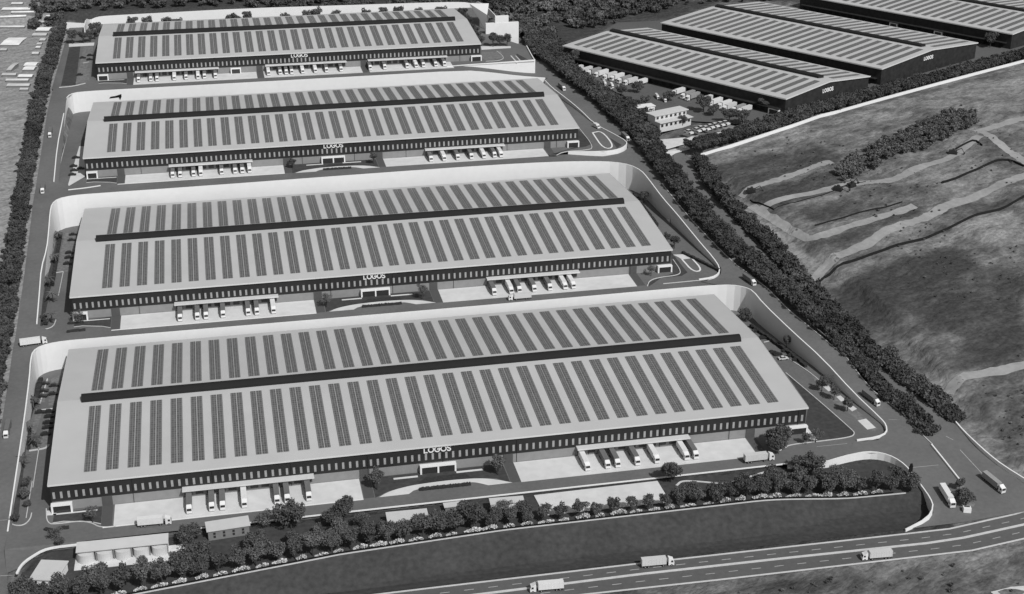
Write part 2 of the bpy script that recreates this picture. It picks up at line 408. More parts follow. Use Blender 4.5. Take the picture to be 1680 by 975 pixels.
cover[(gv[..., 1] < -58) & (gv[..., 1] > -79) & (gv[..., 0] < 347)] = 1.1
def paint(poly_px, val, soft=4.0):
    poly = np.array([G(u, v)[:2] for u, v in poly_px])
    x = gv[..., 0].ravel(); y = gv[..., 1].ravel()
    sel = (x > poly[:, 0].min()-12) & (x < poly[:, 0].max()+12) & (y > poly[:, 1].min()-12) & (y < poly[:, 1].max()+12)
    idx = np.where(sel)[0]; px = x[idx]; py = y[idx]
    ins = np.zeros(len(idx), bool); d = np.full(len(idx), 1e9); n = len(poly)
    for k in range(n):
        a = poly[k]; b = poly[(k+1) % n]; e = b-a
        with np.errstate(divide='ignore', invalid='ignore'):
            c = ((a[1] > py) != (b[1] > py)) & (px < (b[0]-a[0])*(py-a[1])/(b[1]-a[1])+a[0])
        ins ^= c
        t = np.clip(((px-a[0])*e[0]+(py-a[1])*e[1])/(e@e+1e-9), 0, 1)
        d = np.minimum(d, np.hypot(px-a[0]-t*e[0], py-a[1]-t*e[1]))
    sdist = np.where(ins, d, -d); w = np.clip(sdist/soft*.5+.5, 0, 1)
    f = cover.ravel(); f[idx] = f[idx]*(1-w)+val*w
for poly, val in [
 ([(1360, 470), (1400, 520), (1480, 590), (1560, 610), (1680, 595), (1680, 425), (1610, 440), (1560, 405), (1450, 440)], .98),
 ([(1400, 530), (1480, 600), (1560, 620), (1600, 560), (1500, 520)], .62),
 ([(1170, 268), (1230, 248), (1290, 250), (1350, 243), (1375, 258), (1300, 288), (1200, 305), (1165, 288)], .85),
 ([(1235, 325), (1330, 292), (1385, 286), (1385, 312), (1272, 343)], .92),
 ([(1300, 352), (1400, 318), (1500, 298), (1500, 320), (1420, 345), (1340, 370)], .72),
 ([(1310, 400), (1400, 378), (1480, 342), (1515, 345), (1400, 398), (1330, 412)], .75),
 ([(1372, 432), (1500, 388), (1680, 306), (1680, 326), (1500, 396), (1366, 444)], .68),
 ([(1590, 250), (1680, 292), (1680, 240), (1625, 218)], .6),
 ([(1500, 320), (1560, 300), (1640, 275), (1600, 300), (1520, 335)], .35),
 ([(1590, 640), (1680, 618), (1680, 745), (1640, 745), (1585, 690)], .55),
 ([(1150, 262), (1300, 213), (1450, 168), (1600, 135), (1680, 118), (1680, 175), (1500, 188), (1350, 225), (1170, 272)], .2),
 ([(1185, 320), (1225, 330), (1345, 425), (1335, 460), (1260, 385)], .08),
 ([(1560, 372), (1680, 334), (1680, 400), (1620, 402)], .2),
 ([(1180, 960), (1300, 945), (1420, 935), (1450, 960), (1300, 975)], .75),
 ([(1450, 925), (1680, 900), (1680, 960), (1500, 975)], .4),
 ([(850, 0), (1180, 0), (1090, 40), (1000, 48), (925, 75), (925, 110), (860, 90)], .95),
 ([(1160, 0), (1680, -60), (1680, 20), (1240, 0)], .9),
 ([(0, 0), (95, 0), (70, 120), (50, 200), (0, 210)], -.35),
 ([(0, 180), (50, 190), (40, 260), (0, 300)], .12)]: paint(poly, val)
me = bpy.data.meshes.new('ground')
me.from_pydata(gv.reshape(-1, 3).tolist(), [], [(j*nx+i, j*nx+i+1, (j+1)*nx+i+1, (j+1)*nx+i) for j in range(ny-1) for i in range(nx-1)])
me.polygons.foreach_set('use_smooth', [True]*len(me.polygons))
ca = me.attributes.new('cover', 'FLOAT', 'POINT'); ca.data.foreach_set('value', cover.ravel().astype(np.float32))
me.materials.append(M['ground']); struct(link('ground', me))
GX, GY, GZ = xs, ys, gv[..., 2]
def Z(x, y):                                        # height of the ground sheet itself
    i = int(np.clip(np.searchsorted(GX, x)-1, 0, nx-2)); j = int(np.clip(np.searchsorted(GY, y)-1, 0, ny-2))
    a = (x-GX[i])/(GX[i+1]-GX[i]); b = (y-GY[j])/(GY[j+1]-GY[j])
    return float((GZ[j, i]*(1-a)+GZ[j, i+1]*a)*(1-b)+(GZ[j+1, i]*(1-a)+GZ[j+1, i+1]*a)*b)

# ------------------------------------------------------------------ roads
def zroad(x, y): return H(x, y)
LO = [(-27, -95), (-26.5, -60), (-26, -20), (-25.2, 20), (-24.8, 60), (-25, 100), (-25.6, 134), (-26, 200), (-27, 262), (-28, 300), (-28.5, 360), (-29, 400), (-29, 452), (-29, 490)]
LI = [(-13, -95), (-13, -60), (-14, -20), (-15.6, 20), (-15.4, 60), (-15.8, 100), (-16.3, 119), (-13, 125.6), (-7, 128), (-7, 139), (-15, 146), (-16, 200), (-17, 262), (-17, 271), (-14.4, 280), (-8, 283.4), (-8, 300), (-16, 306), (-16.5, 360), (-18, 400), (-18.6, 440), (-15, 450.6), (-8, 452), (-8, 463), (-18, 466), (-18, 490)]
strip('left_road', LO, LI, lambda x, y: zL(y) if y > -72 else YR, M['asphalt'], n=260, off=-.02)
# right road between parapet and belt
RI = [(330, -16), (341, -14), (348.6, -8), (350, 0), (346.2, 22.7), (343.7, 52), (338.8, 78), (334.4, 106), (333.8, 119), (331.5, 125), (326, 129.2), (318, 131), (312, 136), (319, 138), (324.6, 142.4), (327, 148.5), (327, 160), (325.6, 176), (324.5, 194), (323.5, 213), (321.7, 234), (320.9, 262), (319.5, 272), (315.4, 280), (308, 285.2), (300, 289), (300, 299), (312, 301), (318, 305), (322.8, 311), (324, 318), (321, 331.4), (313.6, 356), (311.4, 387), (307.5, 414), (304, 435), (303, 452), (304, 458), (300, 472), (299.8, 500)]
RO = [(q[0], q[1]) for q in ROUT[::-1]]
ri_in = [(330, -24.6), (340, -23), (344, -26), (346, -36), (346, -58)]
def zrr(x, y): return zR(y)
# build the right road as one sheet by scanning y
def scan_x(poly, y, pick):
    c = []
    for a, b in zip(poly[:-1], poly[1:]):
        if (a[1]-y)*(b[1]-y) <= 0 and a[1] != b[1]: c.append(a[0]+(b[0]-a[0])*(y-a[1])/(b[1]-a[1]))
    return pick(c) if c else None
La, Ra = [], []
for y in np.arange(-14, 498, 2.0):
    a = scan_x(RI, y, min); b = rout_x(y)+0.3
    La.append((a, y)); Ra.append((max(b, a+4.5), y))
mb = MB()
for (a, b) in zip(La, Ra):
    for k in range(4): x = a[0]+(b[0]-a[0])*k/3; mb.v.append((x, a[1], zR(a[1])))
for i in range(len(La)-1):
    for k in range(3): q = i*4+k; mb.f.append((q, q+1, q+5, q+4)); mb.m.append(0)
me = mb.mesh('right_road', M['asphalt']); fix_up(me); struct(link('right_road', me))
# forecourt where the private road, the outer road and the main road meet
OUTR = [G(u, v) for u, v in [(1563, 687), (1580, 707), (1600, 730), (1640, 765), (1690, 800)]]
FC = [(330, -13.9), (rout_x(-13.9)+.3, -13.9)]+[(rout_x(y)+.3, y) for y in (-22, -30)]+[(rout_x(-45), -45), (382, -45), (420, -62), (420, -66), (385, -69), (372, -70.8), (350, -72.3), (326, -72.6)]+BASIN[::-1][1:9]
mb = MB()
gx = np.arange(300, 424, 3.0); gy = np.arange(-74, -12, 2.0)
sheet_poly = [(330, -13.9), (352, -13.9)]
L2, R2 = [], []
for y in np.arange(-72.4, -13, 1.9):
    xl = float(np.interp(y, [-73.2, -69.5, -64.5, -58, -48, -36, -30, -25, -21.8, -21.3, -13], [326, 337, 342.3, 344.1, 345.1, 345.4, 344.2, 341.2, 336, 329.6, 329.6]))
    xr = float(np.interp(y, [-72.4, -70, -66, -62, -54, -40, -24, -4], [352, 384, 420, 410, 388.2, 384.4, 381.8, 381.5]))
    L2.append((xl, y)); R2.append((xr, y))
mb = MB()
for a, b in zip(L2, R2):
    for k in range(9): x = a[0]+(b[0]-a[0])*k/8; mb.v.append((x, a[1], zR(a[1])+.004))
for i in range(len(L2)-1):
    for k in range(8): q = i*9+k; mb.f.append((q, q+1, q+10, q+9)); mb.m.append(0)
me = mb.mesh('road_junction', M['asphalt']); fix_up(me); struct(link('road_junction', me))
# outer public road between the two belts
ORL = [(rout_x(-14)+.6, -14), (rout_x(5)+3, 5), (rout_x(30)+11, 30), (rout_x(80)+11, 80), (349, 140), (341, 200), (338.5, 240), (341, 262), (345, 290), (352, 305)]
ORR = [(381.5, -14), (377, 5), (372, 30), (366, 80), (357, 140), (352, 200), (350, 240), (351, 262), (355, 285), (360, 298)]
strip('outer_road', ORL, ORR, lambda x, y: zR(y), M['asphalt'], n=90, off=-0.03)
sheet('pavement_apron', [G(u, v, -.3)[:2] for u, v in [(1073, 231), (1120, 227), (1165, 221), (1200, 214), (1188, 220), (1135, 234), (1084, 249)]], lambda x, y: H(x, y)+.1, M['concrete'])
sheet('pavement_apron', [G(u, v, -.3)[:2] for u, v in [(1082, 252), (1105, 246), (1131, 240), (1132, 246), (1108, 253), (1100, 258), (1093, 268), (1090, 262), (1096, 254)]], lambda x, y: H(x, y)+.12, M['concrete'])
# main road
NE = [P(u, v, YR) for u, v in [(700, 966), (1048, 925), (1280, 899), (1489, 876), (1558, 868), (1665, 844)]]
NE = [(-300, NE[0][1]+1.0, YR), (-100, NE[0][1]+.6, YR)]+NE+[(400, -64.5, YR), (440, -54, YR), (520, -28, YR)]
MD = [(-300, -80.0), (-100, -80.3), (137, -80.6), (217, -80.3), (273, -81.4), (330, -83.0), (346, -82.4), (374, -78.6), (402, -72.6), (443, -62), (524, -35)]
SE = [(-300, -87.6), (-100, -87.8), (191, -88.3), (244, -89.6), (301, -90.4), (345, -91.0), (369, -87.6), (404, -81), (446, -70), (528, -43)]
zm = lambda x, y: YR if x < 380 else YR+(x-380)*0.01
mr = strip('main_road', NE, SE, zm, M['asphalt_main'], n=260, off=0.0)
for nm, ln, w, h in (('road_kerb', NE, .7, .2), ('road_kerb', SE, .6, .2), ('median_kerb', MD, 1.0, .3)):
    k = interp_poly([(x[0], x[1], YR) for x in ln], 6); kerb(nm, k, w, h, M['kerb'], zm)
mb = MB()
for f in (0.5,):
    for A_, B_ in ((NE, MD), (MD, SE)):
        a = resample(A_, 900); b = resample(B_, 900); c = (a+b)/2; s = np.r_[0, np.cumsum(np.hypot(*np.diff(c, axis=0).T))]
        t = 0.
        while t < s[-1]-5:
            p = [np.array([np.interp(q, s, c[:, 0]), np.interp(q, s, c[:, 1])]) for q in (t, t+3.6)]
            d = (p[1]-p[0])/np.linalg.norm(p[1]-p[0]); nrm = np.array([-d[1], d[0]])*.16
            mb.face([(*(p[0]-nrm), zm(*p[0])+.012), (*(p[1]-nrm), zm(*p[1])+.012), (*(p[1]+nrm), zm(*p[1])+.012), (*(p[0]+nrm), zm(*p[0])+.012)])
            t += 9.0
struct(mb.build('lane_markings', M['mark']))
mb = MB()
for (u0, v0, u1, v1) in [(1575, 738, 1612, 778), (1552, 716, 1564, 722), (1490, 768, 1540, 763), (1458, 689, 1478, 688), (1340, 733, 1390, 728), (0, 854, 12, 853), (0, 945, 24, 944)]:
    a = G(u0, v0); b = G(u1, v1); d = Vector((b[0]-a[0], b[1]-a[1])).normalized(); nn = Vector((-d.y, d.x))*.13
    n = 8
    for k in range(n):
        p = [a[i]+(b[i]-a[i])*k/n for i in range(2)]; q = [a[i]+(b[i]-a[i])*(k+1)/n for i in range(2)]
        mb.face([(p[0]-nn.x, p[1]-nn.y, H(*p)+.03), (q[0]-nn.x, q[1]-nn.y, H(*q)+.03), (q[0]+nn.x, q[1]+nn.y, H(*q)+.03), (p[0]+nn.x, p[1]+nn.y, H(*p)+.03)])
struct(mb.build('road_lines', M['mark']))
sheet('side_track', [G(u, v, -.2)[:2] for u, v in [(1625, 972), (1660, 962), (1682, 958), (1695, 965), (1680, 976), (1640, 985)]], lambda x, y: Z(x, y)+.15, M['kerb'])

# dirt tracks on the land to the right
def track(name, px, w, val=.34):
    p = smooth_poly(interp_poly([G(u, v, -.4)[:2] for u, v in px], 8), 1)
    rr = [w*(.8+.4*random.random()) for _ in p]
    j = lambda: w/2*random.uniform(.72, 1.12)
    q = interp_poly(p, 2.2); A_, B_ = offset_line(q, 1), offset_line(q, -1)
    l = [(c[0]+(a[0]-c[0])*k, c[1]+(a[1]-c[1])*k) for a, c, k in ((a, c, j()) for a, c in zip(A_, q))]; r = [(c[0]+(a[0]-c[0])*k, c[1]+(a[1]-c[1])*k) for a, c, k in ((a, c, j()) for a, c in zip(B_, q))]
    p = q
    return strip(name, l, r, lambda x, y: Z(x, y)+.12, M['soil'], n=max(20, len(p)*2), cols=2)
track('dirt_track', [(1338, 462), (1344, 442), (1375, 423), (1425, 402), (1480, 372), (1560, 337), (1620, 312), (1700, 280)], 7)
track('dirt_track', [(1606, 214), (1640, 236), (1700, 275)], 7.5)
track('dirt_track', [(1600, 218), (1640, 205), (1700, 190)], 6)
track('dirt_track', [(1248, 342), (1300, 326), (1400, 306), (1480, 288), (1560, 258), (1608, 226)], 6)
track('dirt_track', [(1215, 318), (1270, 300), (1330, 278), (1365, 266)], 5.5)
track('dirt_track', [(1556, 640), (1570, 626), (1610, 615), (1700, 598)], 6)
track('dirt_track', [(1232, 333), (1262, 352), (1310, 385), (1330, 396), (1420, 368), (1500, 338)], 6)

# ------------------------------------------------------------------ terraces
def terrace(name, poly, z): return sheet(name, poly, z, M['asphalt'])
terrace('paved_terrace', [(-15.8, -14)]+[(q[0], q[1]) for q in WALL_A[1:-1]]+[(332, -13.6), (330, -13.9), (330, -21.3), (322, -22.5), (311.4, -25.2), (296, -24.5), (LK[0][0], -24.2), (-15.8, -24)], 0.002)
sheet('terrace_lane', [(-15.8, -14), (-15.8, -24), (LK[0][0], -24.2)]+LK[1:6]+[(-14, LK[6][1]), (-14.2, -20)], lambda x, y: 0.006 if y > -25 else zL(y)+.01, M['asphalt'])
terrace('paved_terrace', [(q[0], q[1]) for q in WALL_B[:-1]]+[(311.3, 136), (317, 131), (325.6, 128.5), (316, 129.8), (293, 129.8), (214, 128.8), (138, 128.7), (65, 128.9), (2.2, 129), (-6.9, 128.2), (-12.9, 125.8), (-16, 121), (-17, 130)], 13.503)
def zC(x, y): return 31.003 if (x < 262 or y > 299.5) else max(zR(y), 31.003-2.7*sm((x-262)/45))
cf = [(x, 288.9) for x in (300, 285, 270, 250)]
terrace('paved_terrace', [(q[0], q[1]) for q in WALL_C[:-3]]+[(262, 454)]+[(285, 455), (302, 452)]+[(q[0], q[1]) for q in WALL_C2[::-1][1:-1]]+[(283, 305.2), (262, 299.6), (20, 299.4), (-16, 299)], 31.003)
strip('terrace_lane', [(-16, 284), (0, 284.9), (53, 284.9), (158, 287.6), (230, 288.9), (270, 288.6), (295, 287.2), (307, 285), (316, 280)], [(-16, 299.6), (0, 299.6), (53, 299.6), (158, 299.6), (230, 299.8), (262, 300.2), (284, 305), (304, 300.4), (318, 305)], lambda x, y: 31.0-2.9*sm((x-255)/55), M['asphalt'], n=90)
strip('terrace_lane', [(-22, 451), (-6, 452.5), (95, 453.1), (177, 453.7), (246, 454.9), (262, 455.3), (285, 456.3), (306, 457.8)], [(-22, 463.2), (-6, 463.2), (95, 463.2), (177, 464.5), (237, 467.6), (251, 469.2), (270, 469.6), (306, 471)], lambda x, y: 44.0-9.2*sm((x-240)/70)**.9, M['asphalt'], n=90)
terrace('paved_terrace', [(-30, 463), (95, 463), (177, 464.3), (237, 467.4), (251, 468.6), (299, 469.8), (303, 512), (286, 549), (286, 647.5), (-30, 647.5)], 44.003)

def retaining(name, pts, bot, label, th=.55):
    mb = MB(); mb.wall(smooth_poly(pts, 1), bot, th); o = mb.build(name, M['white_wall']); tag(o, label, 'retaining wall'); return o
retaining('retaining_wall', WALL_A, lambda x, y, z: min(-0.3, z-.9), 'tall white curved retaining wall wrapping behind the nearest warehouse')
retaining('retaining_wall', WALL_B, lambda x, y, z: min(13.2, z-1.4), 'tall white curved retaining wall wrapping behind the second warehouse')
retaining('retaining_wall', WALL_C, lambda x, y, z: min(30.5, z-4), 'white curved retaining wall wrapping behind the third warehouse')
retaining('retaining_wall', WALL_C2, lambda x, y, z: min(27.8, zR(y)-1), 'low white wall curving round the right corner of the third terrace')
retaining('retaining_wall', [(236, 468.2, 44.4), (251, 469.2, 44.6), (275, 469.8, 44.8), (299, 470.6, 45.2), (299.6, 471, 45.2), (299.4, 474, 45), (302.5, 512, 45)], lambda x, y, z: 33 if x > 250 else 40, 'white wedge shaped wall under the right end of the farthest terrace')
tb = [PY(u, v, 648) for u, v in [(146, 44), (148, 33), (158, 28), (175, 26), (250, 22), (400, 14), (560, 9), (700, 4.5), (758, 3.2), (775, 6)]]
retaining('retaining_wall', [(tb[0][0]-1, 615, 50.5), (tb[0][0]-.5, 636, 51.5)]+[(x, y, z) for x, y, z in tb[1:]]+[(292, 640, 50.5), (297, 610, 48), (297, 570, 46)], 43.5, 'white curved retaining wall behind the farthest warehouse, under the forest')
mb = MB(); a = PY(102, 36.5, 640); b = PY(145, 38, 640); mb.wall([(a[0], 640, a[2]), (b[0], 640, b[2]-.3)], 43, .6)
tag(mb.build('white_wall', M['white_wall']), 'short white wall block at the far left end of the site', 'wall')
mb = MB(); y0 = 556; a = PY(797, 39, y0); b = PY(851, 39, y0); c = PY(812.5, 27, y0); d = PY(834.5, 27, y0)
mb.box(a[0], b[0], y0, y0+2.5, 33, a[2]); mb.box(c[0], d[0], y0+.2, y0+2.3, a[2], c[2])
tag(mb.build('stepped_wall', M['white_wall']), 'white stepped wall block beside three trees right of the farthest warehouse', 'wall')
mb = MB(); y0 = 600; a = PY(770, 6, y0); b = PY(802, 6, y0); c = PY(797, 38, y0-30)
mb.face([(a[0], y0, a[2]), (c[0], y0-30, 44), (c[0]+1.5, y0-28, 55), (b[0], y0, b[2])]); mb.face([(a[0], y0+.7, a[2]), (b[0], y0+.7, b[2]), (c[0]+1.5, y0-27.3, 55), (c[0], y0-29.3, 44)])
mb.face([(a[0], y0, a[2]), (b[0], y0, b[2]), (b[0], y0+.7, b[2]), (a[0], y0+.7, a[2])]); mb.face([(b[0], y0, b[2]), (c[0]+1.5, y0-28, 55), (c[0]+1.5, y0-27.3, 55), (b[0], y0+.7, b[2])])
tag(mb.build('wing_wall', M['white_wall']), 'tapering white wing wall right of the farthest warehouse, above the stepped block', 'wall')
# basin wall at the site entrance
mb = MB(); bw_ = smooth_poly([(x, y, (H(x, y) if y > -60 else max(YR, zR(y)))+.55+ip(y, [-73.2, -69.5, -64.5, -58, -48, -40], [.1, 1.3, 2.2, 1.6, .5, 0])) for x, y in BASIN], 1)
mb.wall(bw_, lambda x, y, z: min(z-1.0, zfront(min(x, 341)-1.5, y-.5)-.5 if y > -70 else -7.4), .5)
tag(mb.build('basin_wall', M['white_wall']), 'white curved wall dropping from entrance road to sunken grass by the main road', 'retaining wall')

# ------------------------------------------------------------------ the four long warehouses
EAVE, RISE, DADO = 11.75, 4.6, 4.15
GLYPH = {'L': [[(0, 1), (0, 0), (.55, 0)]], 'O': [[(.5+.5*math.cos(t), .5+.5*math.sin(t)) for t in np.linspace(0, 2*math.pi, 17)]],
 'G': [[(.5+.5*math.cos(t), .5+.5*math.sin(t)) for t in np.linspace(.7, 2*math.pi-.0, 15)]+[(.55, .5)]],
 'S': [[(.62, .86), (.45, 1), (.2, 1), (.05, .86), (.05, .68), (.2, .56), (.48, .46), (.62, .33), (.62, .14), (.45, 0), (.18, 0), (.03, .14)]]}
def sign(name, parent, text, x0, w, zb, h, y, thick=.098):
    mb = MB(); adv = {'L': .82, 'O': 1.22, 'G': 1.22, 'S': .75}
    tot = sum(adv[c] for c in text)-.12; k = w/tot; px = x0; tk = h*thick
    for c in text:
        for st in GLYPH[c]:
            q = [Vector((px+p[0]*k, p[1]*h+zb)) for p in st]; n = len(q); cl = c == 'O'
            if cl: q = q[:-1]; n -= 1
            Lf, Rt = [], []
            for i in range(n):
                p0 = q[i-1] if (i or cl) else q[i]; p1 = q[(i+1) % n] if (i < n-1 or cl) else q[i]
                a0 = (q[i]-p0).normalized() if (q[i]-p0).length else (p1-q[i]).normalized(); a1 = (p1-q[i]).normalized() if (p1-q[i]).length else a0
                t = (a0+a1).normalized(); nn = Vector((-t.y, t.x))*tk/max(.5, t.dot(a1)); e = Vector((0, 0))
                if not cl and i == 0: e = -a1*tk*.8
                if not cl and i == n-1: e = a0*tk*.8
                Lf.append(q[i]+nn+e); Rt.append(q[i]-nn+e)
            for i in range(n if cl else n-1):
                j = (i+1) % n; qq = [Rt[i], Rt[j], Lf[j], Lf[i]]
                fr = [(p.x, y-.25, p.y) for p in qq]; bk = [(p.x, y-.05, p.y) for p in qq]
                mb.face(fr); mb.face(bk[::-1]); mb.face([fr[0], bk[0], bk[1], fr[1]]); mb.face([fr[2], bk[2], bk[3], fr[3]])
        px += adv[c]*k
    o = mb.build(name, M['letters'], parent)
    return o
def roof_z(y, w): return EAVE+RISE*(1-abs(y-w/2)/(w/2))
def portal_mb(x0, x1, double=False):
    fr, gl = MB(), MB(); z1 = 3.8; d = -2.2
    for a in (x0, x1-.7): fr.box(a, a+.7, d, -.2, 0.05, z1-.7)
    if double: c = (x0+x1)/2; fr.box(c-.35, c+.35, d+.01, -.2, 0.05, z1-.7)
    fr.box(x0-.02, x1+.02, d-.02, -.2, z1-.7, z1)
    gl.box(x0+.7, x1-.7, d+.5, -.22, 0.05, z1-.72)
    return fr, gl
def warehouse(key, narr, ax, canopies, portals, doors, logo, nwin):
    x0, x1, y0, y1, z0 = BLD[key]; L = x1-x0; w = y1-y0
    r = empty('warehouse', (x0, y0, z0))
    tag(r, {'A': 'longest pale roofed warehouse, nearest the camera and the main road', 'B': 'long pale roofed warehouse on the second terrace, directly behind the nearest one',
            'C': 'long pale roofed warehouse on the third terrace, below the farthest one', 'D': 'farthest long pale roofed warehouse, against the forest at the top'}[key], 'warehouse', 'long warehouses in the terraced row')
    b = MB()                                       # dark cladding: a gabled shell above the dado
    b.extrude_x([(0, DADO), (w, DADO), (w, EAVE-.05), (w/2, EAVE+RISE-.05), (0, EAVE-.05)], 0, L); b.build('wall', M['clad'], r)
    d = MB(); d.box(.15, L-.15, .12, w-.12, -.6, DADO-.01); d.build('dado', M['dado'], r)
    o = MB(); e = .55; t = .35; zz = EAVE-e*RISE/(w/2)
    o.extrude_x([(-e, zz), (w/2, EAVE+RISE), (w+e, zz), (w+e, zz+t), (w/2, EAVE+RISE+t), (-e, zz+t)], -e, L+e); rf = o.build('roof', M['roof'], r)
    g = MB(); g.box(-e-.1, L+e+.1, -e-.28, -e-.02, zz-.25, zz+t+.06)
    for xa, xb in ((-e-.14, -e-.01), (L+e+.01, L+e+.14)):
        g.extrude_x([(-e, zz-.2), (w/2, EAVE+RISE-.2), (w+e, zz-.2), (w+e, zz+t+.08), (w/2, EAVE+RISE+t+.08), (-e, zz+t+.08)], xa, xb)
    g.build('eave_trim', M['roof_trim'], r)
    v = MB(); prof = []                            # rounded ridge ventilator
    for k in range(9):
        a = math.pi*k/8; prof.append((w/2+2.7*math.cos(a), EAVE+RISE+t-.3+2.7*math.sin(a)))
    v.extrude_x(prof, 9.3, L-8.5); v.build('ridge_vent', M['vent'], r)
    # window slots
    wm = MB(); wm.box(-.46, .46, -.1, .02, 5.45, 8.35); wme = wm.mesh('window', M['slot'])
    gp = L/nwin
    for k in range(min(nwin, 100)): link('window', wme, r, (gp*(k+.4), 0, 0))
    if nwin > 100:
        wm = MB()
        for k in range(100, nwin): wm.box(gp*(k+.4)-.5, gp*(k+.4)+.5, -.1, .02, 5.45, 8.35)
        link('window', wm.mesh('window', M['slot']), r)['kind'] = 'stuff'
    # solar arrays, two panel columns each
    sl_ = math.atan(RISE/(w/2))
    for side in (0, 1):
        la = (48.8 if w > 118 else 44.5)/math.cos(sl_)
        am = MB(); am.box(-2.4, -.16, 0, la, .12, .2); am.box(.16, 2.4, 0, la, .12, .2); ame = am.mesh('solar_array', M['solar'])
        for k in range(narr):
            x = ax[0]+(ax[1]-ax[0])*k/(narr-1)
            if side == 0: link('solar_array', ame, r, (x, 5.9, roof_z(5.9, w)+t), (sl_, 0, 0))
            else: link('solar_array', ame, r, (x, w-3.9-la*math.cos(sl_), roof_z(w-3.9-la*math.cos(sl_), w)+t), (-sl_, 0, 0))
    for ca, cb in canopies:
        c = MB(); c.box(ca, cb, -3.1, -.02, 4.35, 4.75); c.box(ca-.05, cb+.05, -3.25, -3.1, 4.15, 4.85)
        n = int((cb-ca)/8)
        for k in range(n+1): xx = ca+.3+(cb-ca-.6)*k/n; c.box(xx-.12, xx+.12, -.35, -.02, DADO+.02, 4.34)
        c.build('dock_canopy', M['canopy'], r)
        dm = MB(); dm.box(-1.5, 1.5, -.06, .1, .9, 4.0); dme = dm.mesh('dock_door', M['door']); n = int((cb-ca)/4.2)
        for k in range(n): link('dock_door', dme, r, (ca+(k+.5)*(cb-ca)/n, .02, 0))
    for pa, pb, dbl in portals:
        fr, gl = portal_mb(pa, pb, dbl); f = fr.build('entrance_portal', M['frame'], r); gl.build('glazing', M['glass'], f)
    for dx in doors:
        m_ = MB(); m_.box(dx-2, dx+2, -.16, .1, 0.03, DADO+.12); m_.build('drive_in_door', M['strip'], r)
    if logo: sign('wall_sign', r, 'LOGOS', logo[0], logo[1]-logo[0], 9.0, 2.35, -.05)
    p = MB(); p.cyl((0, -.12, 0.1), (0, -.12, EAVE-.5), .09, n=5); pm = p.mesh('downpipe', M['vent'])
    for k in range(1, int(L/31)+1): link('downpipe', pm, r, (k*31, 0, 0))
    return r
warehouse('A', 35, (15.2, 300.6), [(50, 102), (211.4, 260.5)], [(-.3, 7.7, 0), (145.2, 160.2, 1), (306, 314, 0)], [20.9, 122.6, 182.4, 288.6], (147.3, 158.2), 111)
warehouse('B', 34, (16.6, 289.2), [(47.8, 98), (202.8, 251.2)], [(-.3, 6.8, 0), (138.8, 153.4, 1), (293.4, 301.1, 0)], [19.8, 117.5, 175.7, 280.4], (140.7, 151.2), 107)
warehouse('C', 33, (15.0, 279.2), [(46.8, 94.9), (197.3, 246)], [(.4, 6.6, 0), (135.2, 149.2, 1), (285.4, 292.8, 0)], [19.6, 114.8, 169.8, 273.2], (137.2, 148.3), 104)
warehouse('D', 30, (12.9, 249.6), [(24.4, 80.2), (111.7, 167.6), (182.5, 238.6)], [(-.3, 6.8, 0), (88.1, 95.1, 0), (255.8, 263.4, 0)], [21, 107.8, 179.7], (130, 141), 93)

